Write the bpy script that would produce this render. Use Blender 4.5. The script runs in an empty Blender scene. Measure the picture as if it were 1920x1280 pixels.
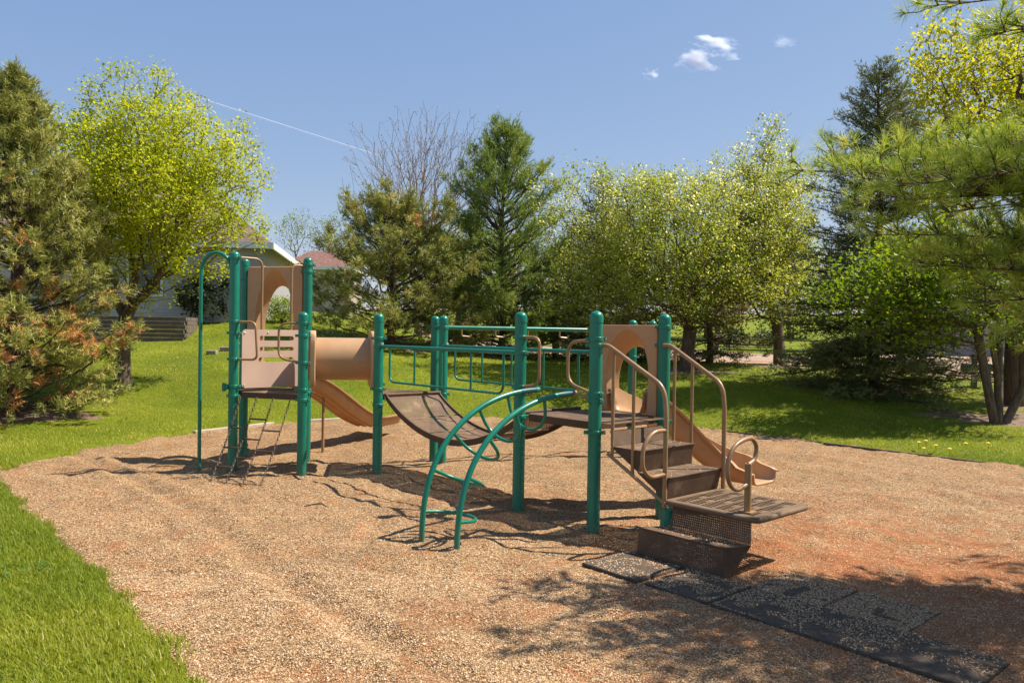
import bpy, bmesh, math, random
import numpy as np
from mathutils import Vector, Matrix
R = math.radians
rng = np.random.default_rng(7)
random.seed(7)
scn = bpy.context.scene
COL = scn.collection

# ------------------------------------------------------------------ camera, sky, sun, exposure
cam_d = bpy.data.cameras.new('camera')
cam = bpy.data.objects.new('camera', cam_d); COL.objects.link(cam)
cam_d.lens = 27.49; cam_d.sensor_width = 36; cam_d.clip_start = .05; cam_d.clip_end = 9000
cam.matrix_world = Matrix.Translation((0, 0, 1.92)) @ Matrix.Rotation(R(90 - .74), 4, 'X') @ Matrix.Rotation(.016, 4, 'Z')
scn.camera = cam

SUN_EL = 56.0
SUN_AZ = 79.0          # degrees clockwise from +Y
sv = Vector((math.sin(R(SUN_AZ)) * math.cos(R(SUN_EL)), math.cos(R(SUN_AZ)) * math.cos(R(SUN_EL)), math.sin(R(SUN_EL))))
world = bpy.data.worlds.new('World'); scn.world = world; world.use_nodes = True
wn = world.node_tree.nodes; wl = world.node_tree.links
sky = wn.new('ShaderNodeTexSky'); sky.sky_type = 'NISHITA'; sky.sun_disc = False
sky.sun_elevation = R(SUN_EL); sky.sun_rotation = R(SUN_AZ)
sky.air_density = 1.0; sky.dust_density = .5; sky.ozone_density = 1.8; sky.altitude = 200
bgn = wn['Background']; bgn.inputs['Strength'].default_value = .093
# thin even haze: flattens the clear-sky gradient a little
hz = wn.new('ShaderNodeMix'); hz.data_type = 'RGBA'; hz.blend_type = 'MULTIPLY'; hz.inputs['Factor'].default_value = 1; hz.inputs['B'].default_value = (.52, .38, .22, 1)
ha = wn.new('ShaderNodeMix'); ha.data_type = 'RGBA'; ha.blend_type = 'ADD'; ha.inputs['Factor'].default_value = 1; ha.inputs['B'].default_value = (.46, 1.02, 2.4, 1)
wl.new(sky.outputs[0], hz.inputs['A']); wl.new(hz.outputs['Result'], ha.inputs['A']); wl.new(ha.outputs['Result'], bgn.inputs['Color'])

sun_d = bpy.data.lights.new('sun', 'SUN'); sun_d.energy = 3.9; sun_d.angle = R(.53); sun_d.color = (1, .94, .84)
sun = bpy.data.objects.new('sun', sun_d); COL.objects.link(sun)
sun.rotation_euler = sv.to_track_quat('Z', 'Y').to_euler(); sun.location = sv * 60

vs = scn.view_settings
vs.view_transform = 'Standard'; vs.look = 'None'; vs.gamma = 1; vs.use_curve_mapping = False; vs.exposure = 1.13
scn.cycles.max_bounces = 8; scn.cycles.transparent_max_bounces = 16; scn.cycles.volume_bounces = 3

# ------------------------------------------------------------------ object helpers
def tag(o, label=None, cat=None, group=None, kind=None):
    if label: o['label'] = label
    if cat: o['category'] = cat
    if group: o['group'] = group
    if kind: o['kind'] = kind
    return o

def empty(name, loc, label=None, cat=None, group=None):
    o = bpy.data.objects.new(name, None); COL.objects.link(o)
    o.location = loc; o.empty_display_size = .2; o['_w'] = tuple(loc)
    return tag(o, label, cat, group)

def finish(me, name, mat, parent, smooth=True, angle=38):
    for m in (mat if isinstance(mat, (list, tuple)) else [mat]):
        me.materials.append(m)
    if smooth:
        me.polygons.foreach_set('use_smooth', [True] * len(me.polygons))
        me.set_sharp_from_angle(angle=R(angle))
    o = bpy.data.objects.new(name, me); COL.objects.link(o)
    if parent is not None:
        o.parent = parent; o['_w'] = tuple(parent['_w'])
    else:
        o['_w'] = (0., 0., 0.)
    return o

class MB:
    """collects world-space shapes; build() makes ONE mesh object"""
    def __init__(s): s.v = []; s.f = []; s.uv = {}
    def add(s, vs_, fs): 
        n = len(s.v); s.v += [tuple(p) for p in vs_]; s.f += [tuple(i + n for i in f) for f in fs]
        return s
    def box(s, c, h, ax=None):
        c = Vector(c); ax = ax or (Vector((1, 0, 0)), Vector((0, 1, 0)), Vector((0, 0, 1)))
        ps = [c + ax[0] * (sx * h[0]) + ax[1] * (sy * h[1]) + ax[2] * (sz * h[2]) for sz in (-1, 1) for sy in (-1, 1) for sx in (-1, 1)]
        return s.add(ps, [(0, 2, 3, 1), (4, 5, 7, 6), (0, 1, 5, 4), (2, 6, 7, 3), (0, 4, 6, 2), (1, 3, 7, 5)])
    def tube(s, pts, r, n=12, caps=True, closed=False):
        pts = [Vector(p) for p in pts]; m = len(pts)
        rs = r if isinstance(r, (list, tuple)) else [r] * m
        tang = []
        for i in range(m):
            a = pts[(i - 1) % m] if (closed or i > 0) else pts[i]
            b = pts[(i + 1) % m] if (closed or i < m - 1) else pts[i]
            tang.append((b - a).normalized())
        t0 = tang[0]; ref = Vector((0, 0, 1)) if abs(t0.z) < .9 else Vector((1, 0, 0))
        nrm = (ref - t0 * ref.dot(t0)).normalized()
        vs_ = []
        for i in range(m):
            t = tang[i]; nrm = (nrm - t * nrm.dot(t)).normalized(); bn = t.cross(nrm)
            for k in range(n):
                an = 2 * math.pi * k / n
                vs_.append(pts[i] + (nrm * math.cos(an) + bn * math.sin(an)) * rs[i])
        fs = []
        for i in range(m if closed else m - 1):
            j = (i + 1) % m
            for k in range(n):
                l = (k + 1) % n
                fs.append((i * n + k, i * n + l, j * n + l, j * n + k))
        if caps and not closed:
            fs.append(tuple(range(n))[::-1]); fs.append(tuple((m - 1) * n + k for k in range(n)))
        return s.add(vs_, fs)
    def lathe(s, c, prof, n=20, axis=(0, 0, 1)):
        """prof: list of (r, h) along axis from c"""
        ax = Vector(axis).normalized(); ref = Vector((1, 0, 0)) if abs(ax.x) < .9 else Vector((0, 1, 0))
        u = (ref - ax * ref.dot(ax)).normalized(); w = ax.cross(u); c = Vector(c)
        vs_ = []; fs = []
        for (r, h) in prof:
            for k in range(n):
                an = 2 * math.pi * k / n
                vs_.append(c + ax * h + (u * math.cos(an) + w * math.sin(an)) * max(r, 1e-4))
        for i in range(len(prof) - 1):
            for k in range(n):
                l = (k + 1) % n
                fs.append((i * n + k, i * n + l, (i + 1) * n + l, (i + 1) * n + k))
        return s.add(vs_, fs)
    def poly(s, pts, uvs=None):
        n = len(s.v); s.v += [tuple(p) for p in pts]; s.f.append(tuple(range(n, n + len(pts))))
        if uvs:
            for i, q in enumerate(uvs): s.uv[n + i] = q
        return s
    def build(s, name, mat, parent=None, smooth=True, bevel=0, solid=0, angle=38, weld=False):
        off = Vector(parent['_w']) if parent is not None else Vector()
        me = bpy.data.meshes.new(name)
        me.from_pydata([tuple(Vector(p) - off) for p in s.v], [], s.f)
        if s.uv:
            l = me.uv_layers.new(name='uv')
            for lp in me.loops: l.data[lp.index].uv = s.uv.get(lp.vertex_index, (0, 0))
        if weld:
            b = bmesh.new(); b.from_mesh(me); bmesh.ops.remove_doubles(b, verts=b.verts, dist=1e-4)
            bmesh.ops.recalc_face_normals(b, faces=b.faces); b.to_mesh(me); b.free()
        me.update()
        o = finish(me, name, mat, parent, smooth, angle)
        if solid:
            m = o.modifiers.new('solid', 'SOLIDIFY'); m.thickness = solid; m.offset = 0
        if bevel:
            m = o.modifiers.new('bevel', 'BEVEL'); m.width = bevel; m.segments = 2; m.limit_method = 'ANGLE'
        return o

def np_mesh(name, V, F, mat, parent=None, tint=None, smooth=False):
    """V (N,3) world coordinates, F (M,k) indices"""
    V = np.asarray(V, dtype=np.float32); F = np.asarray(F, dtype=np.int32)
    if parent is not None: V = V - np.array(parent['_w'], dtype=np.float32)
    me = bpy.data.meshes.new(name); k = F.shape[1]
    me.vertices.add(len(V)); me.vertices.foreach_set('co', V.ravel())
    me.loops.add(F.size); me.loops.foreach_set('vertex_index', F.ravel())
    me.polygons.add(len(F)); me.polygons.foreach_set('loop_start', np.arange(0, F.size, k, dtype=np.int32))
    if tint is not None:
        a = me.attributes.new('tint', 'FLOAT', 'POINT'); a.data.foreach_set('value', np.asarray(tint, dtype=np.float32))
    me.update(calc_edges=True)
    me.validate()
    me.materials.append(mat)
    if smooth: me.polygons.foreach_set('use_smooth', [True] * len(me.polygons))
    o = bpy.data.objects.new(name, me); COL.objects.link(o)
    if parent is not None: o.parent = parent; o['_w'] = tuple(parent['_w'])
    else: o['_w'] = (0., 0., 0.)
    return o

def sstep(a, b, x):
    t = np.clip((np.asarray(x, dtype=float) - a) / (b - a), 0, 1); return t * t * (3 - 2 * t)

_H = rng.random((256, 256))
def vnoise(x, y):
    x = np.asarray(x, float); y = np.asarray(y, float)
    xi = np.floor(x).astype(int); yi = np.floor(y).astype(int); fx = x - xi; fy = y - yi
    fx = fx * fx * (3 - 2 * fx); fy = fy * fy * (3 - 2 * fy)
    g = lambda i, j: _H[i % 256, j % 256]
    return (g(xi, yi) * (1 - fx) + g(xi + 1, yi) * fx) * (1 - fy) + (g(xi, yi + 1) * (1 - fx) + g(xi + 1, yi + 1) * fx) * fy

# ------------------------------------------------------------------ materials
_bolt = {}
def bolt(p, axis, parent, r=.0095):
    if r not in _bolt:
        m = MB(); m.lathe((0, 0, 0), [(r, 0), (r, .006), (r * .6, .009), (0, .0095)], 8); b = m.build('bolt', BOLT, None)
        _bolt[r] = b.data; bpy.data.objects.remove(b)
    o = bpy.data.objects.new('bolt', _bolt[r]); COL.objects.link(o); o.parent = parent
    o.location = Vector(p) - Vector(parent['_w']); o.rotation_euler = Vector(axis).to_track_quat('Z', 'Y').to_euler()
    return o

class NT:
    def __init__(s, name):
        s.m = bpy.data.materials.new(name); s.m.use_nodes = True
        s.t = s.m.node_tree; s.n = s.t.nodes; s.bsdf = s.n['Principled BSDF']; s.out = s.n['Material Output']
    def node(s, typ, **kw):
        nd = s.n.new(typ)
        for k, v in kw.items():
            if k.startswith('i_'):
                key = k[2:]; key = int(key) if key.isdigit() else key.replace('_', ' ')
                nd.inputs[key].default_value = v
            else: setattr(nd, k, v)
        return nd
    def link(s, a, b): s.t.links.new(a, b)
    def ramp(s, fac, stops, interp='LINEAR'):
        r = s.node('ShaderNodeValToRGB'); cr = r.color_ramp; cr.interpolation = interp
        while len(cr.elements) < len(stops): cr.elements.new(.5)
        for e, (p, c) in zip(cr.elements, stops): e.position = p; e.color = (*c, 1)
        s.link(fac, r.inputs[0]); return r.outputs[0]
    def noise(s, scale, detail=4, coord='Object', rough=.55):
        tc = s.node('ShaderNodeTexCoord'); n = s.node('ShaderNodeTexNoise')
        n.inputs['Scale'].default_value = scale; n.inputs['Detail'].default_value = detail; n.inputs['Roughness'].default_value = rough
        s.link(tc.outputs[coord], n.inputs['Vector']); return n
    def mix(s, fac, a, b, mode='MIX'):
        m = s.node('ShaderNodeMix', data_type='RGBA', blend_type=mode)
        for sock, v in ((m.inputs['Factor'], fac), (m.inputs['A'], a), (m.inputs['B'], b)):
            if isinstance(v, (int, float)): sock.default_value = v
            elif isinstance(v, tuple): sock.default_value = (*v, 1)
            else: s.link(v, sock)
        return m.outputs['Result']
    def math(s, op, a, b=0.0, c=None):
        m = s.node('ShaderNodeMath', operation=op)
        for sock, v in zip(m.inputs, (a, b) if c is None else (a, b, c)):
            if isinstance(v, (int, float)): sock.default_value = v
            else: s.link(v, sock)
        return m.outputs[0]
    def bump(s, h, strength=.3, dist=.01):
        b = s.node('ShaderNodeBump'); b.inputs['Strength'].default_value = strength; b.inputs['Distance'].default_value = dist
        s.link(h, b.inputs['Height']); s.link(b.outputs[0], s.bsdf.inputs['Normal']); return b

def sc(c, k): return tuple(min(1., x * k) for x in c)

def mat_paint(name, col, rough=.35, var=.18, scale=6, bump=.05, dirt=None, spec=.5):
    t = NT(name); n = t.noise(scale, 6)
    c = t.ramp(n.outputs['Fac'], [(.3, sc(col, 1 - var)), (.7, sc(col, 1 + var))])
    if dirt:
        n2 = t.noise(2.3, 8, rough=.7)
        f = t.ramp(n2.outputs['Fac'], [(.52, (0, 0, 0)), (.75, (.6, .6, .6))])
        c = t.mix(f, c, dirt)
    t.link(c, t.bsdf.inputs['Base Color'])
    rr = t.ramp(n.outputs['Fac'], [(.3, (rough * .85,) * 3), (.7, (min(1, rough * 1.2),) * 3)])
    t.link(rr, t.bsdf.inputs['Roughness']); t.bsdf.inputs['Specular IOR Level'].default_value = spec
    n3 = t.noise(160, 2); t.bump(n3.outputs['Fac'], bump, .002)
    return t.m

GREEN = mat_paint('green_powder_coat', (.0035, .17, .104), .3, .12, 5, .04, dirt=(.02, .16, .10))
def splash(m):
    t = NT.__new__(NT); t.m = m; t.t = m.node_tree; t.n = t.t.nodes; t.bsdf = t.n['Principled BSDF']; t.out = t.n['Material Output']
    src = t.bsdf.inputs['Base Color'].links[0].from_socket; tc = t.node('ShaderNodeTexCoord'); sp = t.node('ShaderNodeSeparateXYZ'); t.link(tc.outputs['Object'], sp.inputs[0])
    n = t.noise(14, 8, rough=.75); n2 = t.noise(45, 3)
    f = t.math('ADD', t.math('MULTIPLY', sp.outputs[2], -1.6), n.outputs['Fac']); f = t.ramp(f, [(.28, (0, 0, 0)), (.62, (.55, .55, .55))])
    sc_ = t.ramp(n2.outputs['Fac'], [(.69, (0, 0, 0)), (.74, (.35, .35, .35))])
    c = t.mix(f, src, (.20, .145, .09)); c = t.mix(sc_, c, (.10, .26, .2)); t.link(c, t.bsdf.inputs['Base Color'])
splash(GREEN)
GREEND = mat_paint('dark_green_sleeve', (.004, .075, .075), .4, .1)
TAN = mat_paint('tan_moulded_plastic', (.50, .295, .145), .42, .08, 3, .08, dirt=(.42, .28, .17))
PANEL = mat_paint('pale_tan_sheet_plastic', (.60, .41, .30), .5, .06, 3, .06, dirt=(.5, .34, .25))
RAIL = mat_paint('tan_powder_coat', (.31, .17, .075), .38, .14, 8, .06, dirt=(.2, .12, .06))
BOLT = mat_paint('galvanised_bolt', (.45, .45, .44), .35, .1); BOLT.node_tree.nodes['Principled BSDF'].inputs['Metallic'].default_value = .9
BROWN = mat_paint('brown_vinyl_coat', (.09, .052, .03), .6, .25, 9, .2, dirt=(.17, .108, .065), spec=.25)
CHAIN = mat_paint('rusty_chain', (.10, .065, .04), .5, .35, 30, .2)

def tunnel_mat():
    t = NT('tan_tunnel_plastic'); n = t.noise(4, 5)
    c = t.ramp(n.outputs['Fac'], [(.3, (.46, .27, .13)), (.7, (.54, .325, .165))])
    t.link(c, t.bsdf.inputs['Base Color']); t.bsdf.inputs['Roughness'].default_value = .42
    tr = t.node('ShaderNodeBsdfTranslucent'); tr.inputs['Color'].default_value = (.72, .30, .08, 1)
    mx = t.node('ShaderNodeMixShader'); mx.inputs[0].default_value = .18
    t.link(t.bsdf.outputs[0], mx.inputs[1]); t.link(tr.outputs[0], mx.inputs[2]); t.link(mx.outputs[0], t.out.inputs['Surface'])
    return t.m
TANT = tunnel_mat()

def perf_mat(name, pitch=.024, rad=.3, diag=False, dusty=.5):
    """brown coated plate with punched holes, laid out in metres on the plate's uv"""
    t = NT(name); uv = t.node('ShaderNodeUVMap', uv_map='uv')
    n = t.node('ShaderNodeTexNoise'); n.inputs['Scale'].default_value = 5; n.inputs['Detail'].default_value = 8; n.inputs['Roughness'].default_value = .7
    tc = t.node('ShaderNodeTexCoord'); t.link(tc.outputs['Object'], n.inputs['Vector'])
    c = t.ramp(n.outputs['Fac'], [(.35, sc((.085, .05, .03), .7 + dusty * .9)), (.55, sc((.12, .074, .045), .6 + dusty * .9)), (.75, sc((.28, .18, .11), .5 + dusty))])
    t.link(c, t.bsdf.inputs['Base Color']); t.bsdf.inputs['Roughness'].default_value = .7; t.bsdf.inputs['Specular IOR Level'].default_value = .25
    sx = t.node('ShaderNodeSeparateXYZ'); t.link(uv.outputs[0], sx.inputs[0])
    x = sx.outputs[0]; y = sx.outputs[1]
    if diag:
        x, y = t.math('ADD', x, y), t.math('SUBTRACT', x, y)
    fx = t.math('SUBTRACT', t.math('FRACT', t.math('DIVIDE', x, pitch)), .5)
    fy = t.math('SUBTRACT', t.math('FRACT', t.math('DIVIDE', y, pitch)), .5)
    d = t.math('SQRT', t.math('ADD', t.math('MULTIPLY', fx, fx), t.math('MULTIPLY', fy, fy)))
    hole = t.math('LESS_THAN', d, rad)
    tp = t.node('ShaderNodeBsdfTransparent'); mx = t.node('ShaderNodeMixShader')
    t.link(hole, mx.inputs[0]); t.link(t.bsdf.outputs[0], mx.inputs[1]); t.link(tp.outputs[0], mx.inputs[2])
    t.link(mx.outputs[0], t.out.inputs['Surface'])
    return t.m
PERF = perf_mat('perforated_brown_steel', .0195, .19)
PERFD = perf_mat('perforated_deck_steel', .024, .24, dusty=.9)
PERFB = perf_mat('perforated_bridge_sheet', .026, .2, True, dusty=.75)

LEAFK = dict(scots_pine_needles=2.1, white_pine_needles=2.1, long_pine_needles=2.2, spruce_needles=2.6, maple_leaf=1.5, crab_apple_leaf=2.0, bright_leaf=1.0, yellow_green_leaf=1.25, grass_blade=1.6, shrub_leaf=1.3)
def leaf_mat(name, stops, trans=.35, rough=.5, tcol=1.4):
    stops = [(p, sc(c, LEAFK.get(name, 1))) for p, c in stops]
    t = NT(name); at = t.node('ShaderNodeAttribute', attribute_name='tint')
    c = t.ramp(at.outputs['Fac'], stops)
    t.link(c, t.bsdf.inputs['Base Color']); t.bsdf.inputs['Roughness'].default_value = rough
    t.bsdf.inputs['Specular IOR Level'].default_value = .25
    tr = t.node('ShaderNodeBsdfTranslucent')
    c2 = t.mix(1.0, c, (tcol, tcol * .95, tcol * .45), 'MULTIPLY'); t.link(c2, tr.inputs['Color'])
    mx = t.node('ShaderNodeMixShader'); mx.inputs[0].default_value = trans
    t.link(t.bsdf.outputs[0], mx.inputs[1]); t.link(tr.outputs[0], mx.inputs[2]); t.link(mx.outputs[0], t.out.inputs['Surface'])
    return t.m

def bark_mat(name, c0, c1):
    t = NT(name); n = t.noise(7, 8, rough=.7); mp = t.node('ShaderNodeMapping'); mp.inputs['Scale'].default_value = (3, 3, .6)
    tc = t.node('ShaderNodeTexCoord'); t.link(tc.outputs['Object'], mp.inputs[0]); t.link(mp.outputs[0], n.inputs['Vector'])
    t.link(t.ramp(n.outputs['Fac'], [(.35, c0), (.65, c1)]), t.bsdf.inputs['Base Color']); t.bsdf.inputs['Roughness'].default_value = .9
    t.bump(n.outputs['Fac'], .9, .03); return t.m
BARK = bark_mat('grey_brown_bark', (.06, .04, .028), (.19, .13, .09))
BARKP = bark_mat('pine_bark', (.05, .033, .022), (.17, .10, .06))
BARKG = bark_mat('pale_bare_bark', (.16, .12, .09), (.30, .23, .18))

# ------------------------------------------------------------------ the terrain
BED = np.array([(-6.75, 10.2), (-6.4, 12.2), (-5.8, 14.0), (-4.7, 15.7), (-3.1, 16.9), (-.7, 17.5), (1.6, 17.3), (3.8, 16.2), (5.7, 14.1), (7.7, 11.8),
                (8.3, 10.6), (5.5, 7.05), (2.62, 3.8), (1.5, 2.6), (.4, 1.5), (-.6, 2.9), (-1.65, 4.2), (-3.3, 6.2), (-6.1, 9.3)])
def sd_bed(x, y):
    """signed distance to the gravel bed outline, positive outside"""
    x = np.asarray(x, float); y = np.asarray(y, float)
    dmin = np.full(x.shape, 1e9); ins = np.zeros(x.shape, bool); n = len(BED)
    for i in range(n):
        ax, ay = BED[i]; bx, by = BED[(i + 1) % n]
        ex, ey = bx - ax, by - ay; t = np.clip(((x - ax) * ex + (y - ay) * ey) / (ex * ex + ey * ey), 0, 1)
        dmin = np.minimum(dmin, np.hypot(x - ax - t * ex, y - ay - t * ey))
        c = ((ay > y) != (by > y)) & (x < (bx - ax) * (y - ay) / ((by - ay) if by != ay else 1e-9) + ax)
        ins ^= c
    return np.where(ins, -dmin, dmin)
def hill(x, y):
    x = np.asarray(x, float); y = np.asarray(y, float)
    L = 2.5 * sstep(11.5, 31, y) + 1.2 * sstep(31, 60, y)
    Rr = .95 * sstep(13.5, 24, y) + .22 * sstep(26, 36, y) + 3.2 * sstep(38, 95, y)
    t = x / np.maximum(y, 3)
    w = sstep(-.34, .03, t)
    return L * (1 - w) + Rr * w
def terrain(x, y):
    sd = sd_bed(x, y)
    return hill(x, y) * sstep(0, 3.0, sd) + .05 * sstep(0, .25, sd) + .05 * (vnoise(np.asarray(x) * .6, np.asarray(y) * .6) - .5) * sstep(0, .8, sd)
def tz(x, y): return float(terrain(np.array([x]), np.array([y]))[0])
def gravel_z(x, y):
    a = (vnoise(x * 2.1, y * 2.1) - .5) * .06 + (vnoise(x * 5.3 + 9, y * 5.3) - .5) * .042 + (vnoise(x * 13 + 3, y * 13) - .5) * .02
    # raked groove running parallel to the near left border
    g = np.abs((x + 1.65) * .765 + (y - 4.2) * .644 - 1.15 - .12 * np.sin(y * .9))
    a = a - .03 * np.exp(-(g / .09) ** 2) + .02 * np.exp(-((g - .2) / .1) ** 2)
    u = (x - .6) * .669 - (y - 6.4) * .743; v = (x - .6) * .743 + (y - 6.4) * .669
    flat = sstep(-.5, -.1, u) * sstep(3.4, 3.0, u) * sstep(-.35, -.05, v) * sstep(1.7, 1.3, v)
    return a * (1 - .85 * flat)

def grid_mesh(xs, ys, zf):
    X, Y = np.meshgrid(xs, ys); Z = zf(X, Y); nx, ny = len(xs), len(ys)
    V = np.stack([X.ravel(), Y.ravel(), Z.ravel()], 1)
    i = np.arange(nx * ny).reshape(ny, nx)
    F = np.stack([i[:-1, :-1].ravel(), i[:-1, 1:].ravel(), i[1:, 1:].ravel(), i[1:, :-1].ravel()], 1)
    return V, F

def lawn_mat():
    t = NT('lawn_grass'); n1 = t.noise(.55, 5); n2 = t.noise(38, 6, rough=.75); n3 = t.noise(6, 6, rough=.7)
    c1 = t.ramp(n1.outputs['Fac'], [(.35, (.14, .18, .010)), (.55, (.20, .235, .015)), (.72, (.28, .28, .035))])
    c2 = t.ramp(n2.outputs['Fac'], [(.25, (.35, .4, .3)), (.7, (1.25, 1.2, 1.1))])
    c = t.mix(1.0, c1, c2, 'MULTIPLY')
    c3 = t.ramp(n3.outputs['Fac'], [(.3, (.75, .8, .7)), (.7, (1.2, 1.15, 1.0))]); c = t.mix(1.0, c, c3, 'MULTIPLY')
    t.link(c, t.bsdf.inputs['Base Color']); t.bsdf.inputs['Roughness'].default_value = .8; t.bsdf.inputs['Specular IOR Level'].default_value = .15
    t.bump(n2.outputs['Fac'], .8, .06); return t.m
LAWN = lawn_mat()

xs = np.unique(np.round(np.concatenate([np.arange(-11, 11.01, .17), np.arange(-30, 31, .7), np.linspace(-240, 240, 81)]), 3))
ys = np.unique(np.round(np.concatenate([np.arange(1, 20, .17), np.arange(-6, 45, .6), np.linspace(45, 420, 60)]), 3))
V, F = grid_mesh(xs, ys, lambda X, Y: terrain(X, Y) - .22 * sstep(.02, -.3, sd_bed(X, Y)))
lawn = np_mesh('lawn', V, F, LAWN, smooth=True); tag(lawn, 'mown green lawn rising behind the gravel bed', 'lawn', kind='structure')

def gravel_mat():
    t = NT('pea_gravel'); tc = t.node('ShaderNodeTexCoord')
    v = t.node('ShaderNodeTexVoronoi'); v.inputs['Scale'].default_value = 85; t.link(tc.outputs['Object'], v.inputs['Vector'])
    sx = t.node('ShaderNodeSeparateColor'); t.link(v.outputs['Color'], sx.inputs[0])
    c = t.ramp(sx.outputs[0], [(0, (.11, .064, .032)), (.18, (.22, .13, .062)), (.4, (.37, .215, .10)), (.65, (.47, .295, .145)), (.86, (.57, .39, .215)), (1, (.67, .52, .35))])
    gap = t.ramp(v.outputs['Distance'], [(.35, (1, 1, 1)), (.75, (.55, .5, .44))])
    c = t.mix(1.0, c, gap, 'MULTIPLY')
    n = t.noise(1.1, 6, rough=.65)
    c = t.mix(1.0, c, t.ramp(n.outputs['Fac'], [(.3, (.8, .78, .75)), (.7, (1.12, 1.1, 1.08))]), 'MULTIPLY')
    n9 = t.noise(24, 5, rough=.8); c = t.mix(1.0, c, t.ramp(n9.outputs['Fac'], [(.33, (.84, .82, .8)), (.5, (1, 1, 1)), (.68, (1.1, 1.1, 1.1))]), 'MULTIPLY')
    # fallen pine needles, thick under the pine at the right, thin patches elsewhere
    sp = t.node('ShaderNodeSeparateXYZ'); t.link(tc.outputs['Object'], sp.inputs[0])
    n2 = t.noise(2.6, 7, rough=.72); n4 = t.noise(60, 3)
    dv = t.node('ShaderNodeVectorMath', operation='DISTANCE'); t.link(tc.outputs['Object'], dv.inputs[0]); dv.inputs[1].default_value = (3.3, 5.9, 0)
    reg = t.math('SUBTRACT', t.math('MULTIPLY', t.math('MAXIMUM', t.math('SUBTRACT', 3.6, dv.outputs['Value']), 0.0), .075), .06)
    f = t.math('ADD', t.math('ADD', n2.outputs['Fac'], reg), t.math('MULTIPLY', t.math('SUBTRACT', n4.outputs['Fac'], .5), .35))
    f = t.ramp(f, [(.47, (0, 0, 0)), (.70, (.85, .85, .85))])
    c = t.mix(f, c, t.ramp(n4.outputs['Fac'], [(.3, (.20, .06, .018)), (.7, (.50, .17, .055))]))
    t.link(c, t.bsdf.inputs['Base Color']); t.bsdf.inputs['Roughness'].default_value = .85; t.bsdf.inputs['Specular IOR Level'].default_value = .2
    b = t.bump(v.outputs['Distance'], 1.0, .012); b.invert = True
    return t.m
GRAVEL = gravel_mat()
V, F = grid_mesh(np.arange(-7.3, 8.8, .06), np.arange(1.2, 18, .06), lambda X, Y: gravel_z(X, Y) - .25 * sstep(.0, .4, sd_bed(X, Y) + .10 * (vnoise(X * 3, Y * 3) - .5)))
gravel = np_mesh('gravel_bed', V, F, GRAVEL, smooth=True); tag(gravel, 'tan pea gravel filling the play area', 'gravel', kind='structure')

def tint_mat(name, stops, rough=.8):
    t = NT(name); at = t.node('ShaderNodeAttribute', attribute_name='tint')
    t.link(t.ramp(at.outputs['Fac'], stops), t.bsdf.inputs['Base Color']); t.bsdf.inputs['Roughness'].default_value = rough
    return t.m
PEB = tint_mat('pebble', [(0, (.09, .055, .03)), (.2, (.22, .13, .065)), (.5, (.40, .25, .122)), (.8, (.53, .36, .20)), (1, (.66, .52, .36))])
def pebbles(P, size, mat, name, label, tint=None):
    """one flattened irregular octahedron per point"""
    n = len(P); base = np.array([(1, 0, -.2), (0, 1, -.2), (-1, 0, -.2), (0, -1, -.2), (0, 0, .6)])
    an = rng.random(n) * 6.283; s = size * (.6 + .8 * rng.random(n)); el = .65 + .5 * rng.random(n)
    B = np.repeat(base[None], n, 0) * (1 + .25 * (rng.random((n, 5, 1)) - .5)); B[:, :, 0] *= el[:, None]
    c, sn = np.cos(an)[:, None], np.sin(an)[:, None]
    x = B[:, :, 0] * c - B[:, :, 1] * sn; y = B[:, :, 0] * sn + B[:, :, 1] * c
    til = (rng.random((n, 2)) - .5) * .9
    z = B[:, :, 2] + x * til[:, :1] + y * til[:, 1:]
    V = (np.stack([x, y, z], 2) * s[:, None, None] + P[:, None, :]).reshape(-1, 3)
    f = np.array([(0, 1, 4), (1, 2, 4), (2, 3, 4), (3, 0, 4)])
    F = (f[None] + (np.arange(n) * 5)[:, None, None]).reshape(-1, 3)
    o = np_mesh(name, V, F, mat, tint=np.repeat(.12 + .83 * rng.random(n) if tint is None else tint, 5))
    return tag(o, label, 'pebbles', kind='stuff')
def scatter(n, y0, y1, xr=.72):
    y = np.sqrt(rng.random(n) * (y1 * y1 - y0 * y0) + y0 * y0); x = (rng.random(n) * 2 - 1) * xr * y
    return x, y
x1, y1 = scatter(50000, 3.9, 6.2); x2, y2 = scatter(34000, 6.2, 10)
x = np.concatenate([x1, x2]); y = np.concatenate([y1, y2]); k = sd_bed(x, y) < .03; x, y = x[k], y[k]
pebbles(np.stack([x, y, gravel_z(x, y) + .002], 1), .0062, PEB, 'loose_pebbles', 'loose tan pebbles lying over the gravel surface')

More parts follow.
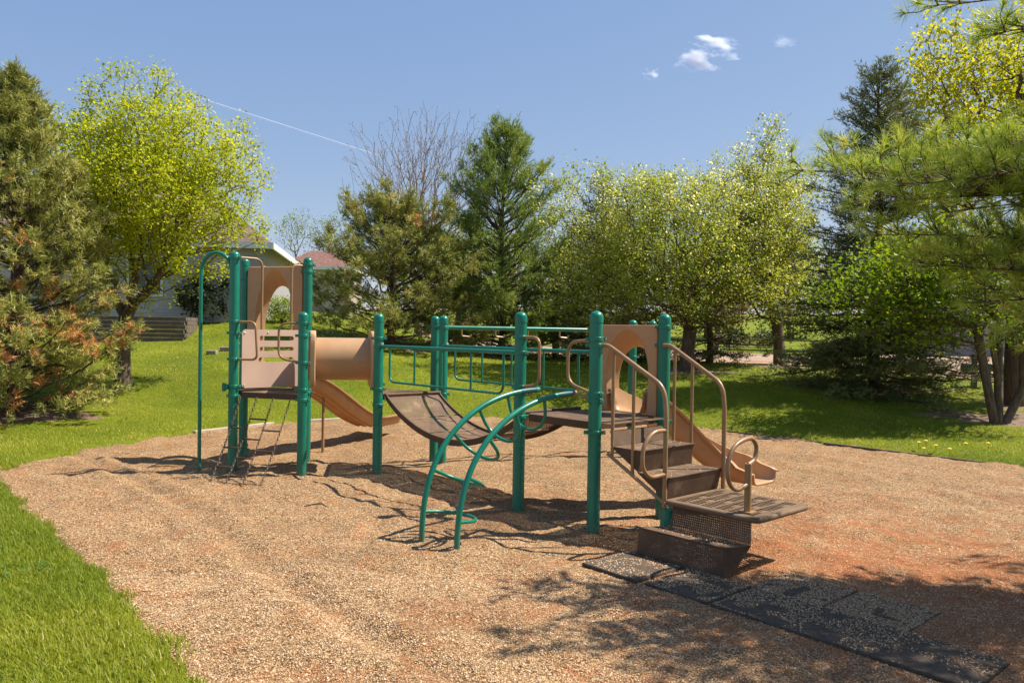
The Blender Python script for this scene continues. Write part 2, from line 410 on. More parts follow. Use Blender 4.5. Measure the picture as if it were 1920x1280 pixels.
# grass blades
def blades(x, y, h, w, seg, lean=.95, tint0=0.):
    n = len(x); z = terrain(x, y) - .01
    an = rng.random(n) * 6.283; d = np.stack([np.cos(an), np.sin(an)], 1); h = h * (.35 + 1.0 * rng.random(n)); l = lean * h * rng.random(n) ** .7
    side = np.stack([-d[:, 1], d[:, 0]], 1) * (w * (.7 + .6 * rng.random(n)))[:, None]
    P = np.stack([x, y, z], 1)
    def at(t, ws):
        q = P.copy(); q[:, :2] += d * (l * t * t)[:, None]; q[:, 2] += h * t * (1 - .25 * t * lean)
        a = q.copy(); a[:, :2] += side * ws; b = q.copy(); b[:, :2] -= side * ws; return a, b
    a0, b0 = at(0, 1.)
    tip, _ = at(1, 0.)
    if seg == 1:
        V = np.stack([a0, b0, tip], 1).reshape(-1, 3); F = np.arange(3 * n).reshape(n, 3); m = 3
    else:
        a1, b1 = at(.55, .8)
        V = np.stack([a0, b0, a1, b1, tip], 1).reshape(-1, 3)
        f = np.array([(0, 1, 3), (0, 3, 2), (2, 3, 4)]); F = (f[None] + (np.arange(n) * 5)[:, None, None]).reshape(-1, 3); m = 5
    ti = np.clip(.45 * vnoise(x * 1.3, y * 1.3) + .3 * vnoise(x * .35 + 7, y * .35) + .4 * rng.random(n) - .08 + .35 * (rng.random(n) < .06) + tint0, 0, 1)
    return V, F, np.repeat(ti, m)
GRASS = leaf_mat('grass_blade', [(0, (.06, .095, .008)), (.35, (.12, .155, .010)), (.65, (.19, .205, .016)), (.85, (.26, .24, .04)), (1, (.40, .33, .13))], .42, .55)
PATCH = [(10.3, 16.6, 2.3, 1.0), (9.0, 19.4, 2.2, 1.3), (4.9, 21.9, 1.7, 1.1), (11.8, 18.0, 1.6, 1.1), (7.9, 23.5, 1.6, 1.0), (-3.4, 24, 1.6, 1.2), (-.4, 26, 1.6, 1.2), (-8.8, 14.6, 1.5, .9)]  # patches below the two middle pines paint the dark shade under them
def grass(name, label, n, y0, y1, h, w, seg, x0=-.74, x1=.74, edge=-.04):
    yy = np.sqrt(rng.random(n) * (y1 * y1 - y0 * y0) + y0 * y0); xx = (x0 + rng.random(n) * (x1 - x0)) * yy
    sd = sd_bed(xx, yy) + .13 * (vnoise(xx * 3, yy * 3) - .5) + .10 * (vnoise(xx * 11, yy * 11) - .5) - .12 * rng.random(n) ** 2
    k = sd > edge
    for (px_, py_, ra_, rb_) in PATCH: k &= (((xx - px_) / ra_) ** 2 + ((yy - py_) / rb_) ** 2 + .9 * (vnoise(xx * 2, yy * 2) - .5) > 1) | (rng.random(n) < .12)
    xx, yy = xx[k], yy[k]
    V, F, t = blades(xx, yy, h * (1 + .35 * (vnoise(xx * 2.2, yy * 2.2) - .4)), w, seg)
    tag(np_mesh(name, V, F, GRASS, tint=t), label, 'grass', kind='stuff')
grass('near_grass', 'long bright grass blades beside the gravel at the near left', 210000, 3.3, 10.6, .066, .0028, 2, x0=-.76, x1=-.2)
grass('far_grass', 'mown grass blades on the lawn behind the gravel', 240000, 9.5, 19, .06, .006, 1)
grass('distant_grass', 'mown grass blades high on the rising lawn', 90000, 19, 30, .06, .013, 1)

CLOV = leaf_mat('clover_leaf', [(0, (.03, .09, .012)), (.5, (.06, .14, .02)), (1, (.12, .19, .04))], .3)
n = 9000; yy = np.sqrt(rng.random(n) * (10 ** 2 - 3.4 ** 2) + 3.4 ** 2); xx = (-.76 + rng.random(n) * .56) * yy
k = (sd_bed(xx, yy) > .12) & (vnoise(xx * 1.9 + 11, yy * 1.9) > .66); xx, yy = xx[k], yy[k]; n = len(xx); zz = terrain(xx, yy) + .035 + .03 * rng.random(n)
an = rng.random(n) * 6.283; d1 = np.stack([np.cos(an), np.sin(an), rng.normal(0, .3, n)], 1) * .013; d2c = np.stack([-np.sin(an), np.cos(an), rng.normal(0, .3, n)], 1) * .011; P = np.stack([xx, yy, zz], 1)
tag(np_mesh('clover', np.stack([P - d1, P - d2c, P + d1, P + d2c], 1).reshape(-1, 3), np.arange(4 * n).reshape(n, 4), CLOV, tint=np.repeat(rng.random(n), 4)), 'dark green clover patches in the near lawn', 'clover', kind='stuff')

# road, verges and the far side
def strip(name, mat, x0, x1, yf, w, label, cat, dz, n=60):
    X = np.linspace(x0, x1, n); yc = yf(X); V = []; 
    for k, o in enumerate(np.linspace(-w / 2, w / 2, 5)):
        Y = yc + o; V.append(np.stack([X, Y, terrain(X, Y) + dz], 1))
    V = np.concatenate(V); i = np.arange(5 * n).reshape(5, n)
    F = np.stack([i[:-1, :-1].ravel(), i[:-1, 1:].ravel(), i[1:, 1:].ravel(), i[1:, :-1].ravel()], 1)
    return tag(np_mesh(name, V, F, mat, smooth=True), label, cat, kind='structure')
DIRT = mat_paint('dry_dirt', (.36, .215, .135), .9, .3, 2.2, .5, dirt=(.20, .12, .07))
ROADM = mat_paint('worn_pink_concrete', (.33, .215, .15), .85, .15, 1.5, .2, dirt=(.24, .15, .10))
LITTER_SHADE = mat_paint('litter_and_shade', (.17, .105, .065), .95, .5, 11, .9, dirt=(.12, .14, .02))
ry = lambda X: 26.0 - .77 * (X - 6)          # near edge of the street
strip('dirt_verge', DIRT, -4, 22, lambda X: ry(X) + 1.1, 2.4, 'strip of bare rutted dirt along the near side of the street', 'dirt', .03)
strip('road', ROADM, -4, 24, lambda X: ry(X) + 5.2, 5.8, 'pinkish concrete street behind the trees', 'road', .035)
strip('driveway', ROADM, 14.5, 21, lambda X: 29.4 - .2 * (X - 17), 6.5, 'pale driveway in front of the building at right', 'driveway', .05)
strip('far_dirt', DIRT, -4, 16, lambda X: ry(X) + 8.7, 1.0, 'narrow dirt edge along the far side of the street', 'dirt', .03)

# ------------------------------------------------------------------ the playground structure
A = Vector((math.cos(R(42)), math.sin(R(42)), 0)); B = Vector((-A.y, A.x, 0)); S = -B; UP = Vector((0, 0, 1))
SIDE = 1.067; DZ = 1.05
def dirv(deg): return Vector((math.cos(R(deg)), math.sin(R(deg)), 0))
O8 = Vector((.806, 7.486, 0)); P8 = O8; P9 = O8 + A * SIDE; P7 = O8 + B * SIDE; C4 = Vector((.965, 8.95, 0))
P4 = P7 + B * 2.77; PM = P4 + A * SIDE; P4C = Vector((-1.945, 11.4, 0))
P3 = Vector((-2.70, 10.115, 0)); P3B = P3 + dirv(102) * SIDE; P1 = P3 + dirv(162) * SIDE; P2 = P1 + dirv(102) * SIDE
PN = Vector((-1.13, 11.5, 0)); F1 = Vector((1.9, 12.3, 0)); F2 = Vector((2.29, 12.75, 0))
HT, HL, PR = 2.93, 2.13, .0635
PG = empty('playground_structure', (0, 9.5, 0), 'green and tan climbing structure with slides, tunnel and sagging bridge standing in gravel', 'playground')

def at(p, z): return Vector((p.x, p.y, z))
def arc(c, u, v, r, a0, a1, n=8):
    return [c + u * (r * math.cos(R(a0 + (a1 - a0) * i / n))) + v * (r * math.sin(R(a0 + (a1 - a0) * i / n))) for i in range(n + 1)]
def rounded(pts, rad, n=6):
    """polyline with its inner corners rounded"""
    pts = [Vector(p) for p in pts]; out = [pts[0]]
    for i in range(1, len(pts) - 1):
        p, a, b = pts[i], pts[i - 1], pts[i + 1]
        da, db = (a - p), (b - p); r = min(rad, da.length * .49, db.length * .49)
        a1 = p + da.normalized() * r; b1 = p + db.normalized() * r
        for k in range(n + 1):
            t = k / n; out.append(a1 * (1 - t) ** 2 + p * (2 * t * (1 - t)) + b1 * t * t)
    out.append(pts[-1]); return out

def post(p, h, clamps=(), facing=None):
    m = MB(); prof = [(PR, -.25), (PR, h - .115), (PR + .0035, h - .112), (PR + .0035, h - .062)]
    for i in range(1, 8):
        a = R(90 * i / 7); prof.append(((PR + .0035) * math.cos(a), h - .062 + .062 * math.sin(a)))
    m.lathe(p, prof, 24)
    o = m.build('post', GREEN, PG)
    for c in clamps:
        z, ang = c[0], c[1] if len(c) > 1 else -40
        k = MB(); k.lathe(at(p, z - .02), [(PR, 0), (PR + .009, .001), (PR + .009, .039), (PR, .04)], 24)
        d = dirv(ang); q = Vector((-d.y, d.x, 0))
        for sgn in (1, -1):
            dd = d * sgn
            k.box(at(p, z) + dd * (PR + .022), (.018, .014, .017), (dd, q, UP))
        co = k.build('clamp', GREEN, o, bevel=.003)
        bolt(at(p, z) + d * (PR + .026) - q * .013, -q, o)
        bolt(at(p, z) - d * (PR + .026) + q * .013, q, o)
    return o
post(P1, HT, [(HT - .085, -20), (1.99, -20), (1.84, -10), (1.49, -20), (1.13, -10), (1.0, -20)])
post(P2, HT, [(HT - .30, -15), (1.02, 0), (.12, 0)])
post(P3B, HT, [(HT - .11, 10), (HT - .21, 10), (1.86, 20), (1.0, 0)])
post(P3, HL, [(1.985, -10), (1.82, 20), (1.47, -10), (1.12, 20), (.99, -10)])
post(P4, HL, [(1.80, 170), (1.695, -45), (1.13, 0), (.92, -45)])
post(P4C, HL, [(1.8, 0), (1.12, 0)])
post(PM, HL, [(1.96, 20), (1.695, -45), (1.02, 0)])
post(PN, HL, [(1.96, 20)])
post(P7, HL, [(1.86, -40), (1.695, -45), (1.335, -40), (1.27, -45), (1.02, 0)])
post(P8, HL, [(1.86, 0), (1.80, -10), (1.335, 130), (1.27, 130), (.965, 0)])
post(P9, HL, [(1.99, 0), (1.80, -10), (1.0, 0)])
post(C4, HL, [(1.96, 0), (1.695, 0), (1.0, 0)])
post(F1, HL, [(1.96, 20), (1.55, 0)])
post(F2, HL, [(1.96, 20), (1.0, 0)])
# low post stub under the stair landing
m = MB(); m.tube([at(O8 + S * .84 + A * .03, -.2), at(O8 + S * .84 + A * .03, .38)], .058, 20); m.build('landing_post', GREEN, PG)

def deck(corners, name='deck'):
    c = sum(corners, Vector()) / len(corners); n = len(corners)
    ins = []
    for p in corners: ins.append(p + (c - p).normalized() * .075)
    # cut each corner so that the plate clears the posts
    ring = []
    for i, p in enumerate(ins):
        a, b = ins[i - 1], ins[(i + 1) % n]
        ring += [p + (a - p).normalized() * .05, p + (b - p).normalized() * .05]
    m = MB(); m.poly([at(p, DZ) for p in ring], [(p.dot(A), p.dot(B)) for p in ring])
    d = m.build(name, PERFD, PG, smooth=False, solid=.006)
    k = MB()
    for i in range(len(ring)):
        a, b = ring[i], ring[(i + 1) % len(ring)]; u = (b - a).normalized(); q = Vector((-u.y, u.x, 0))
        k.box(at((a + b) / 2 - q * .004, DZ - .033), ((b - a).length / 2 + .003, .006, .038), (u, q, UP))
    k.build('deck_rim', BROWN, d, smooth=False, bevel=.003)
    return d
deck([P1, P3, P3B]); deck([P2, P1, P3B]); deck([P4, PM, P4C]); sq = deck([P8, P9, C4, P7])

# --- arched entrance panels (thick moulded hoods that the slides leave through)
def arch_panel(pa, pb, z0, z1, depth_dir, T=.17, drop=.19, side=.15, mat=TANT):
    u = (pb - pa); L = u.length; u = u.normalized(); pa = pa + u * (PR + .008); W = L - 2 * PR - .016
    hw = W / 2 - side * W * .9
    N = 36; fo, fi, bo, bi = [], [], [], []
    H = z1 - z0
    def hole(t, hwid, top):
        # t 0..1 from bottom left over the top to bottom right: straight legs, then a tall half ellipse
        spring = z0 + (top - z0) * .45
        if t < .25: return (-hwid * (.93 + .07 * (t / .25)), z0 + (spring - z0) * (t / .25))
        if t > .75: return (hwid * (.93 + .07 * ((1 - t) / .25)), z0 + (spring - z0) * ((1 - t) / .25))
        a = math.pi * (1 - (t - .25) / .5); return (hwid * math.cos(a), spring + (top - spring) * math.sin(a))
    def outer(t):
        # matching point on the panel's outline
        if t < .3: return (-W / 2, z0 + H * (t / .3) * .98)
        if t > .7: return (W / 2, z0 + H * ((1 - t) / .3) * .98)
        return (-W / 2 + W * (t - .3) / .4, z1)
    P = lambda q, dpt: at(pa + u * (W / 2 + q[0]) + depth_dir * dpt, q[1])
    for i in range(N + 1):
        t = i / N
        fo.append(P(outer(t), -.035)); fi.append(P(hole(t, hw, z1 - .055), -.035))
        bi.append(P(hole(t, hw * .9, z1 - .055 - drop), T)); bo.append(P(outer(t), .03))
    m = MB(); n = N + 1
    m.add(fo + fi + bi + bo, [])
    for i in range(N):
        for a, b in ((0, 1), (1, 2), (2, 3), (3, 0)):
            m.f.append((a * n + i, b * n + i, b * n + i + 1, a * n + i + 1))
    m.f += [(0, 3 * n, 2 * n, n), (N, n + N, 2 * n + N, 3 * n + N)]
    return m.build('arch_panel', mat, PG, bevel=.012, weld=True, angle=50)
arch_panel(C4, P9, DZ - .01, 2.01, A)
d2 = dirv(72)
arch_panel(P2, P3B, DZ - .01, 2.80, d2, drop=.22)

# --- slotted safety panel
def slot_panel(pa, pb, z0, z1):
    u = (pb - pa).normalized(); L = (pb - pa).length; x0, x1 = .10, L - .10; q = Vector((-u.y, u.x, 0)) * .01
    W = x1 - x0; H = z1 - z0; rc = .06
    P = lambda x, z: at(pa + u * x, z) - q * 2
    m = MB()
    rows = [(.0, None), (.44, .52), (.63, .70), (.81, .89)]
    sx0, sx1 = x0 + .27 * W, x0 + .86 * W
    edges = [z0] + [z0 + H * v for r_ in rows[1:] for v in r_] + [z1]
    zs = edges
    def corner(cx, cz, a0): return [(cx + rc * math.cos(R(a0 + 90 * i / 5)), cz + rc * math.sin(R(a0 + 90 * i / 5))) for i in range(6)]
    for i in range(len(zs) - 1):
        za, zb = zs[i], zs[i + 1]
        if i % 2 == 0:
            pts = []
            if i == 0: pts = [(x1, zb), (x0, zb)] + corner(x0 + rc, za + rc, 180) + corner(x1 - rc, za + rc, 270)
            elif i == len(zs) - 2: pts = [(x0, za), (x1, za)] + corner(x1 - rc, zb - rc, 0) + corner(x0 + rc, zb - rc, 90)
            else: pts = [(x0, za), (x1, za), (x1, zb), (x0, zb)]
            m.poly([P(*p) for p in pts])
        else:
            r_ = (zb - za) / 2; zc = (za + zb) / 2
            left = [(x0, zb), (x0, za), (sx0 + r_, za)] + [(sx0 + r_ - r_ * math.sin(R(180 * k / 8)), zc - r_ * math.cos(R(180 * k / 8))) for k in range(1, 8)] + [(sx0 + r_, zb)]
            right = [(x1, za), (x1, zb), (sx1 - r_, zb)] + [(sx1 - r_ + r_ * math.sin(R(180 * k / 8)), zc + r_ * math.cos(R(180 * k / 8))) for k in range(1, 8)] + [(sx1 - r_, za)]
            m.poly([P(*p) for p in left]); m.poly([P(*p) for p in right])
    o = m.build('safety_panel', PANEL, PG, smooth=False, solid=.022)
    for fx, fz in ((.04, .05), (.04, .94), (.96, .05), (.96, .94), (.42, .95)): bolt(P(x0 + fx * W, z0 + fz * H) - q * 1.1, -q, o)
slot_panel(P1, P3B, 1.10, 1.89)

# --- grab rails on the tower
def bent(name, pts, r, rad, mat=RAIL, parent=None, n=12):
    m = MB(); m.tube(rounded(pts, rad), r, n); return m.build(name, mat, parent or PG)
u13 = (P3 - P1).normalized(); u1b = (P3B - P1).normalized()
e1 = Vector((.95, -.31, 0)).normalized()
bent('grab_rail', [at(P1 + u13 * .05, 1.99), at(P1 + u13 * .335, 1.99), at(P1 + u13 * .37, 1.49), at(P1 + u13 * .0, 1.49)], .016, .09)
bent('grab_rail', [at(P3 - u13 * .05, 1.985), at(P3 - u13 * .37, 1.97), at(P3 - u13 * .37, 1.52), at(P3 - u13 * .04, 1.47)], .016, .12)
bent('grab_rail', [at(P1 + u1b * .05, 2.85), at(P1 + u1b * .385, 2.85), at(P1 + u1b * .385, 1.52), at(P1 + u1b * .36 - B * -.02, 1.45)], .017, .12)
bent('grab_rail', [at(P3B - u1b * .05, 2.80), at(P3B - u1b * .25, 2.80), at(P3B - u1b * .25, 1.52), at(P3B - u1b * .25 + B * .02, 1.45)], .017, .12)
# sliding pole with its arched top
pb = Vector((-4.18, 10.49, 0)); dp = (P1 - pb).normalized(); w = (P1 - pb).length - PR
pts = [at(pb, -.2), at(pb, 2.63)]
c0 = at(pb + dp * (w * .53), 2.63)
pts += [c0 - dp * (w * .53) * math.cos(R(a)) + UP * (.28 * math.sin(R(a))) for a in range(12, 181, 12) if a < 160] + [at(P1 - dp * PR, 2.70)]
m = MB(); m.tube(pts, .024, 14); m.build('sliding_pole', GREEN, PG)
# talk tube
m = MB(); q = at(P1, 1.12) - dirv(15) * (PR - .01)
m.lathe(q, [(.03, 0), (.034, .03), (.052, .055), (.062, .07), (.062, .078), (.05, .074), (.02, .05)], 18, -dirv(15) + Vector((0, -.5, 0)))
m.build('talk_tube', GREEN, PG)
m = MB(); m.lathe(at(P2, 0), [(PR + .001, .16), (PR + .012, .165), (PR + .012, .20), (PR + .001, .205)], 20); m.build('post_collar', GREEN, PG)

# --- tunnel
ta = (P3 + P3B) / 2; tb = (P4 + P4C) / 2; tx = (tb - ta).normalized(); ty = Vector((-tx.y, tx.x, 0)); zc = 1.505; TR = .29
tun = empty('tunnel', at(ta, 0)); tun.parent = PG; tun.location = at(ta, 0) - Vector(PG['_w']); tun['_w'] = tuple(at(ta, 0))
m = MB(); a0 = at(ta + tx * .03, zc); L = (tb - ta).length - .06
m.lathe(a0, [(TR, 0), (TR, L), (TR - .012, L), (TR - .012, 0), (TR, 0)], 40, tx); m.build('tube', TANT, tun)
for c, sgn in ((ta + tx * .10, 1), (tb - tx * .085, -1)):
    m = MB(); N = 48; r0 = []; r1 = []
    for k in range(N):
        an = 2 * math.pi * k / N; cs, sn = math.cos(an), math.sin(an)
        e = 1 / ((abs(cs) ** 7 + abs(sn) ** 7) ** (1 / 7))
        r0.append((cs * TR * .985, sn * TR * .985)); r1.append((cs * e * .40, sn * e * .385))
    P = lambda q, d: at(c, zc) + ty * q[0] + UP * q[1] + tx * (sgn * d)
    vs_ = [P(q, -.035) for q in r0] + [P(q, -.035) for q in r1] + [P(q, .04) for q in r1] + [P(q, .04) for q in r0]
    fs = [(a * N + k, ((a + 1) % 4) * N + k, ((a + 1) % 4) * N + (k + 1) % N, a * N + (k + 1) % N) for a in range(4) for k in range(N)]
    m.add(vs_, fs); f = m.build('tunnel_flange', TAN, tun, bevel=.014, angle=50)
    for k in range(10):
        an = 2 * math.pi * k / 10 + .2
        bolt(at(c, zc) + ty * (math.cos(an) * (TR + .022)) + UP * (math.sin(an) * (TR + .022)) + tx * (sgn * .039), tx * sgn, f)

# --- slides
def slide(path, hw, wall, name='slide', thick=.02, flare=None):
    """open U-shaped trough swept along path"""
    n = len(path); prof = []
    K = 14
    for k in range(K + 1):
        t = k / K * 2 - 1
        a = abs(t)
        if a < .55: x, z = t / .55 * (hw - .09), 0
        else:
            an = (a - .55) / .45 * math.pi / 2; x = math.copysign(hw - .09 + .09 * math.sin(an), t); z = (1 - math.cos(an)) * .09 + max(0, (a - .8) / .2) * (wall - .09)
        prof.append((x, z))
    prof.append((hw + .035, wall + .0)); prof.insert(0, (-hw - .035, wall + .0))
    prof.append((hw + .035, wall - .03)); prof.insert(0, (-hw - .035, wall - .03))
    m = MB(); rows = []
    for i in range(n):
        a, b = path[max(i - 1, 0)], path[min(i + 1, n - 1)]; t = (b - a).normalized()
        sd = Vector((t.y, -t.x, 0)).normalized(); nz = sd.cross(t).normalized()
        hs = flare[i] if flare else 1
        rows.append([path[i] + sd * x + nz * (z * hs) for x, z in prof])
    k = len(prof)
    m.add([p for r_ in rows for p in r_], [(i * k + j, i * k + j + 1, (i + 1) * k + j + 1, (i + 1) * k + j) for i in range(n - 1) for j in range(k - 1)])
    return m.build(name, TANT, PG, solid=thick, weld=True, angle=60)
# straight slide behind the tower
s0 = (P2 + P3B) / 2; sdir = dirv(69); path = []
for t in np.linspace(0, 3.25, 34):
    z = DZ + .02 - .86 * float(sstep(.25, 2.75, t)); path.append(at(s0 + sdir * (t + .02), z))
sl = slide(path, .26, .17)
m = MB(); m.tube([(-2.96, 12.32, -.2), (-2.96, 12.32, .93)], .024, 12); m.build('slide_leg', RAIL, PG)
for o in (-.12, .0, .12):
    pr = Vector((sdir.y, -sdir.x, 0)); m = MB(); m.tube([path[i] + pr * o - UP * .018 for i in range(5, 26)], .012, 6); m.build('slide_rib', TAN, sl)
# quarter-turn slide beyond the stair deck
s0 = (C4 + P9) / 2; R0 = .87; c = s0 + A * .18 + S * R0; path = [at(s0 + A * t, DZ + .0) for t in (-.02, .08)]
for i in range(25):
    an = R(90 * i / 24); t = i / 24
    path.append(at(c - S * (R0 * math.cos(an)) + A * (R0 * math.sin(an)), DZ - .02 - .72 * float(sstep(-.12, .93, t)) + .08 * 0))
e = path[-1]; path += [e + S * .1, e + S * .2]
slide(path, .23, .24, flare=[1.0] * (len(path) - 5) + [.95, .85, .7, .6, .5])
m = MB(); q = path[-3]; m.tube([at(q, -.2), at(q, q.z - .01)], .024, 12); m.build('slide_leg', RAIL, PG)

# --- chain ladder
cl = empty('chain_ladder', at(P3, 0)); cl.parent = PG; cl.location = at(P3, 0) - Vector(PG['_w']); cl['_w'] = tuple(at(P3, 0))
tops = [at(P1 + (P3 - P1) * f - Vector((.02, .05, 0)), 1.0) for f in (.15, .385, .62, .865)]
bots = [Vector((-3.69, 9.6, .0)), Vector((-3.47, 9.52, .0)), Vector((-3.24, 9.44, .0)), Vector((-3.0, 9.36, .0))]
def cp(i, t): 
    p = tops[i].lerp(bots[i], t); p = p + Vector((0, .0, -.05)) * math.sin(math.pi * t); return p
for i in range(4):
    m = MB(); n = 34
    for k in range(n):
        p, q = cp(i, k / n), cp(i, (k + 1) / n); d = (q - p).normalized(); c = (p + q) / 2
        s1 = d.cross(Vector((1, 0, 0))).normalized(); s2 = d.cross(s1)
        s1 = (s1 * .72 + s2 * .69) if k % 2 else (s1 * .69 - s2 * .72)
        lk = [c + d * (math.copysign(.0125, math.cos(R(a))) * (1 if abs(math.cos(R(a))) > .1 else 0) + .0095 * math.cos(R(a))) + s1 * (.0105 * math.sin(R(a))) for a in range(0, 360, 36)]
        m.tube(lk, .0042, 5, closed=True)
    m.build('chain', CHAIN, cl)
for i, ts in ((0, (.335, .56, .79)), (1, (.23, .45, .67, .89)), (2, (.345, .575, .8))):
    for t in ts:
        m = MB(); m.tube([cp(i, t), cp(i + 1, t)], .011, 8); m.build('rung', BROWN, cl)

# --- sagging bridge
br = empty('bridge', at(P7, 0)); br.parent = PG; br.location = at(P7, 0) - Vector(PG['_w']); br['_w'] = tuple(at(P7, 0))
def bz(t): return DZ - .02 - .44 * (1 - (2 * t - 1) ** 2) ** .92
NB = 40; BL = 2.77 - .10
def bp(t, a): return at(P7 + B * (.05 + BL * t) + A * a, bz(t))
NPL = 6
for j in range(NPL):
    m = MB(); k = 8
    for i in range(k):
        t0, t1 = (j + (i / k)) / NPL + (.004 if i == 0 else 0), (j + (i + 1) / k) / NPL - (.004 if i == k - 1 else 0)
        m.poly([bp(t0, .11), bp(t0, SIDE - .11), bp(t1, SIDE - .11), bp(t1, .11)], [(0, t0 * BL), (SIDE - .22, t0 * BL), (SIDE - .22, t1 * BL), (0, t1 * BL)])
    m.build('bridge_panel', PERFB, br, weld=False)
for a in (.10, SIDE - .10):
    m = MB(); n = NB
    pts = [bp(i / n, a) for i in range(n + 1)]
    vs_ = []; 
    for p in pts:
        for da, dz in ((-.012, -.045), (.012, -.045), (.012, .03), (-.012, .03)): vs_.append(p + A * da + UP * dz)
    fs = [(i * 4 + k, i * 4 + (k + 1) % 4, (i + 1) * 4 + (k + 1) % 4, (i + 1) * 4 + k) for i in range(n) for k in range(4)]
    m.add(vs_, fs); m.build('edge_rail', BROWN, br, bevel=.004)
for t in (0.0, 1.0):
    m = MB(); q = bp(t, 0); m.tube([q + A * .08 + UP * .02, q + A * (SIDE - .08) + UP * .02], .022, 12); m.build('hinge_roller', BROWN, br)
for j in range(1, NPL):
    m = MB(); t = j / NPL; m.tube([bp(t, .10) - UP * .014, bp(t, SIDE - .10) - UP * .014], .008, 6); m.build('cross_rod', BROWN, br)
# guard rails either side of the bridge
for p, q in ((P4, P7), (PM, C4)):
    d = (q - p).normalized(); L = (q - p).length
    gr = empty('guard_rail', at(p, 0)); gr.parent = PG; gr.location = at(p, 0) - Vector(PG['_w']); gr['_w'] = tuple(at(p, 0))
    m = MB(); m.tube([at(p + d * .05, 1.695), at(q - d * .05, 1.695)], .0235, 14); m.build('top_rail', GREEN, gr)
    xa, xb = .27, L - .27
    m = MB(); m.tube(rounded([at(p + d * xa, 1.69), at(p + d * xa, 1.24), at(p + d * xb, 1.24), at(p + d * xb, 1.69)], .11), .0145, 12); m.build('lower_frame', GREEN, gr)
    for k in range(1, 4):
        x = xa + (xb - xa) * k / 4; m = MB(); m.tube([at(p + d * x, 1.24), at(p + d * x, 1.69)], .013, 10, caps=False); m.build('baluster', GREEN, gr)
    m = MB(); m.lathe(at(p + d * .085, 1.712), [(.024, 0), (.022, .02), (.012, .03), (0, .032)], 12); m.build('end_cap', BOLT, gr)

# --- overhead ladder with hanging grips
ov = empty('overhead_ladder', at(PM, 0)); ov.parent = PG; ov.location = at(PM, 0) - Vector(PG['_w']); ov['_w'] = tuple(at(PM, 0))
for p, q in ((PM, F1), (PN, F2)):
    m = MB(); m.tube([at(p, 1.96), at(q, 1.96)], .03, 14); m.build('beam', GREEN, ov)
for k in range(6):
    t = .10 + k * .155; p = PM.lerp(F1, t); q = PN.lerp(F2, t); c = at((p + q) / 2, 0); d = (F1 - PM).normalized()
    m = MB(); m.tube([at(p, 1.96), at(q, 1.96)], .012, 8); m.build('cross_bar', GREEN, ov)
    m = MB(); m.tube(rounded([at(c, 1.955), at(c, 1.84), at(c + d * .14, 1.83), at(c + d * .14, 1.87)], .03), .012, 8); m.build('hanging_grip', RAIL, ov)

# --- arched loop climber
ac = empty('arch_climber', (-.6, 6.88, 0)); ac.parent = PG; ac.location = Vector((-.6, 6.88, 0)) - Vector(PG['_w']); ac['_w'] = (-.6, 6.88, 0.)
mid = (P7 + P8) / 2; HWD = .26
# profile in the plane (out along -A, height): short straight at the top, then an arc down to a plumb foot
def prof(t):
    # t 0 at the deck end, 1 at the ground
    an = t * 90; X0 = 1.42
    x = X0 * math.sin(R(an)) ** .92; z = 1.32 * math.cos(R(an)) ** .80
    return x, z
ppts = [prof(i / 40) for i in range(41)] + [(1.42, -.2)]
def apt(t, o):
    x, z = prof(t); return at(mid - A * (x + .02) + B * o, z)
for o in (HWD, -HWD):
    m = MB(); m.tube([at(mid - A * (x + .02) + B * o, z) for x, z in ppts], .0265, 14); ar = m.build('climber_rail', GREEN, ac)
    m = MB(); m.tube([apt(.005 + .02 * i, o) for i in range(5)], .0285, 14); m.build('sleeve', GREEND, ar)
    pq = P7 if o > 0 else P8
    m = MB(); m.tube([apt(0, o) - A * -.03, apt(0, o) - A * .02], .031, 12); m.tube([apt(0, o), at(pq + (mid - pq).normalized() * .05, 1.29)], .017, 10); m.build('end_bracket', RAIL if o < 0 else GREEN, ac)
for t in (.16, .34, .53, .735, .915):
    p, q = apt(t, HWD), apt(t, -HWD); x0, z0 = prof(t - .02); x1, z1 = prof(t + .02)
    tx_, tz_ = x1 - x0, z1 - z0; l = math.hypot(tx_, tz_); nx, nz = tz_ / l, -tx_ / l      # inward normal of the arch (towards the deck and down)
    nv = -A * nx + UP * nz
    c = (p + q) / 2; pts = [p]
    for a in np.linspace(0, 180, 15): pts.append(c + B * (HWD * .98 * math.cos(R(a))) + nv * (.10 + .23 * math.sin(R(a))))
    pts.append(q)
    m = MB(); m.tube(rounded(pts, .03, 2), .0165, 10); m.build('loop_rung', GREEN, ac)

# grab loops on the two posts above the climber
bent('grab_rail', [at(P7 - B * .05, 1.86), at(P7 - B * .29, 1.86), at(P7 - B * .29, 1.37), at(P7 - B * .03, 1.335)], .0165, .10)
bent('grab_rail', [at(P8 + B * .05, 1.85), at(P8 + B * .37, 1.82), at(P8 + B * .37, 1.42), at(P8 + B * .04, 1.335)], .0165, .12)

# --- staircase
st = empty('staircase', at(O8, 0)); st.parent = PG; st.location = at(O8, 0) - Vector(PG['_w']); st['_w'] = tuple(at(O8, 0))
def q3(s, a, z): return at(O8 + S * s + A * a, z)
def plate(name, p00, p10, p11, p01, mat=PERF, holes=True, parent=st, th=.005):
    lu = (p10 - p00).length; lv = (p01 - p00).length; m = MB()
    m.poly([p00, p10, p11, p01], [(0, 0), (lu, 0), (lu, lv), (0, lv)]); return m.build(name, mat, parent, smooth=False, solid=th)
RIS = .2; a0, a1 = .03, .84
lv = [(DZ - .01, .10, .12), (.85, .12, .55), (.65, .55, .86)]
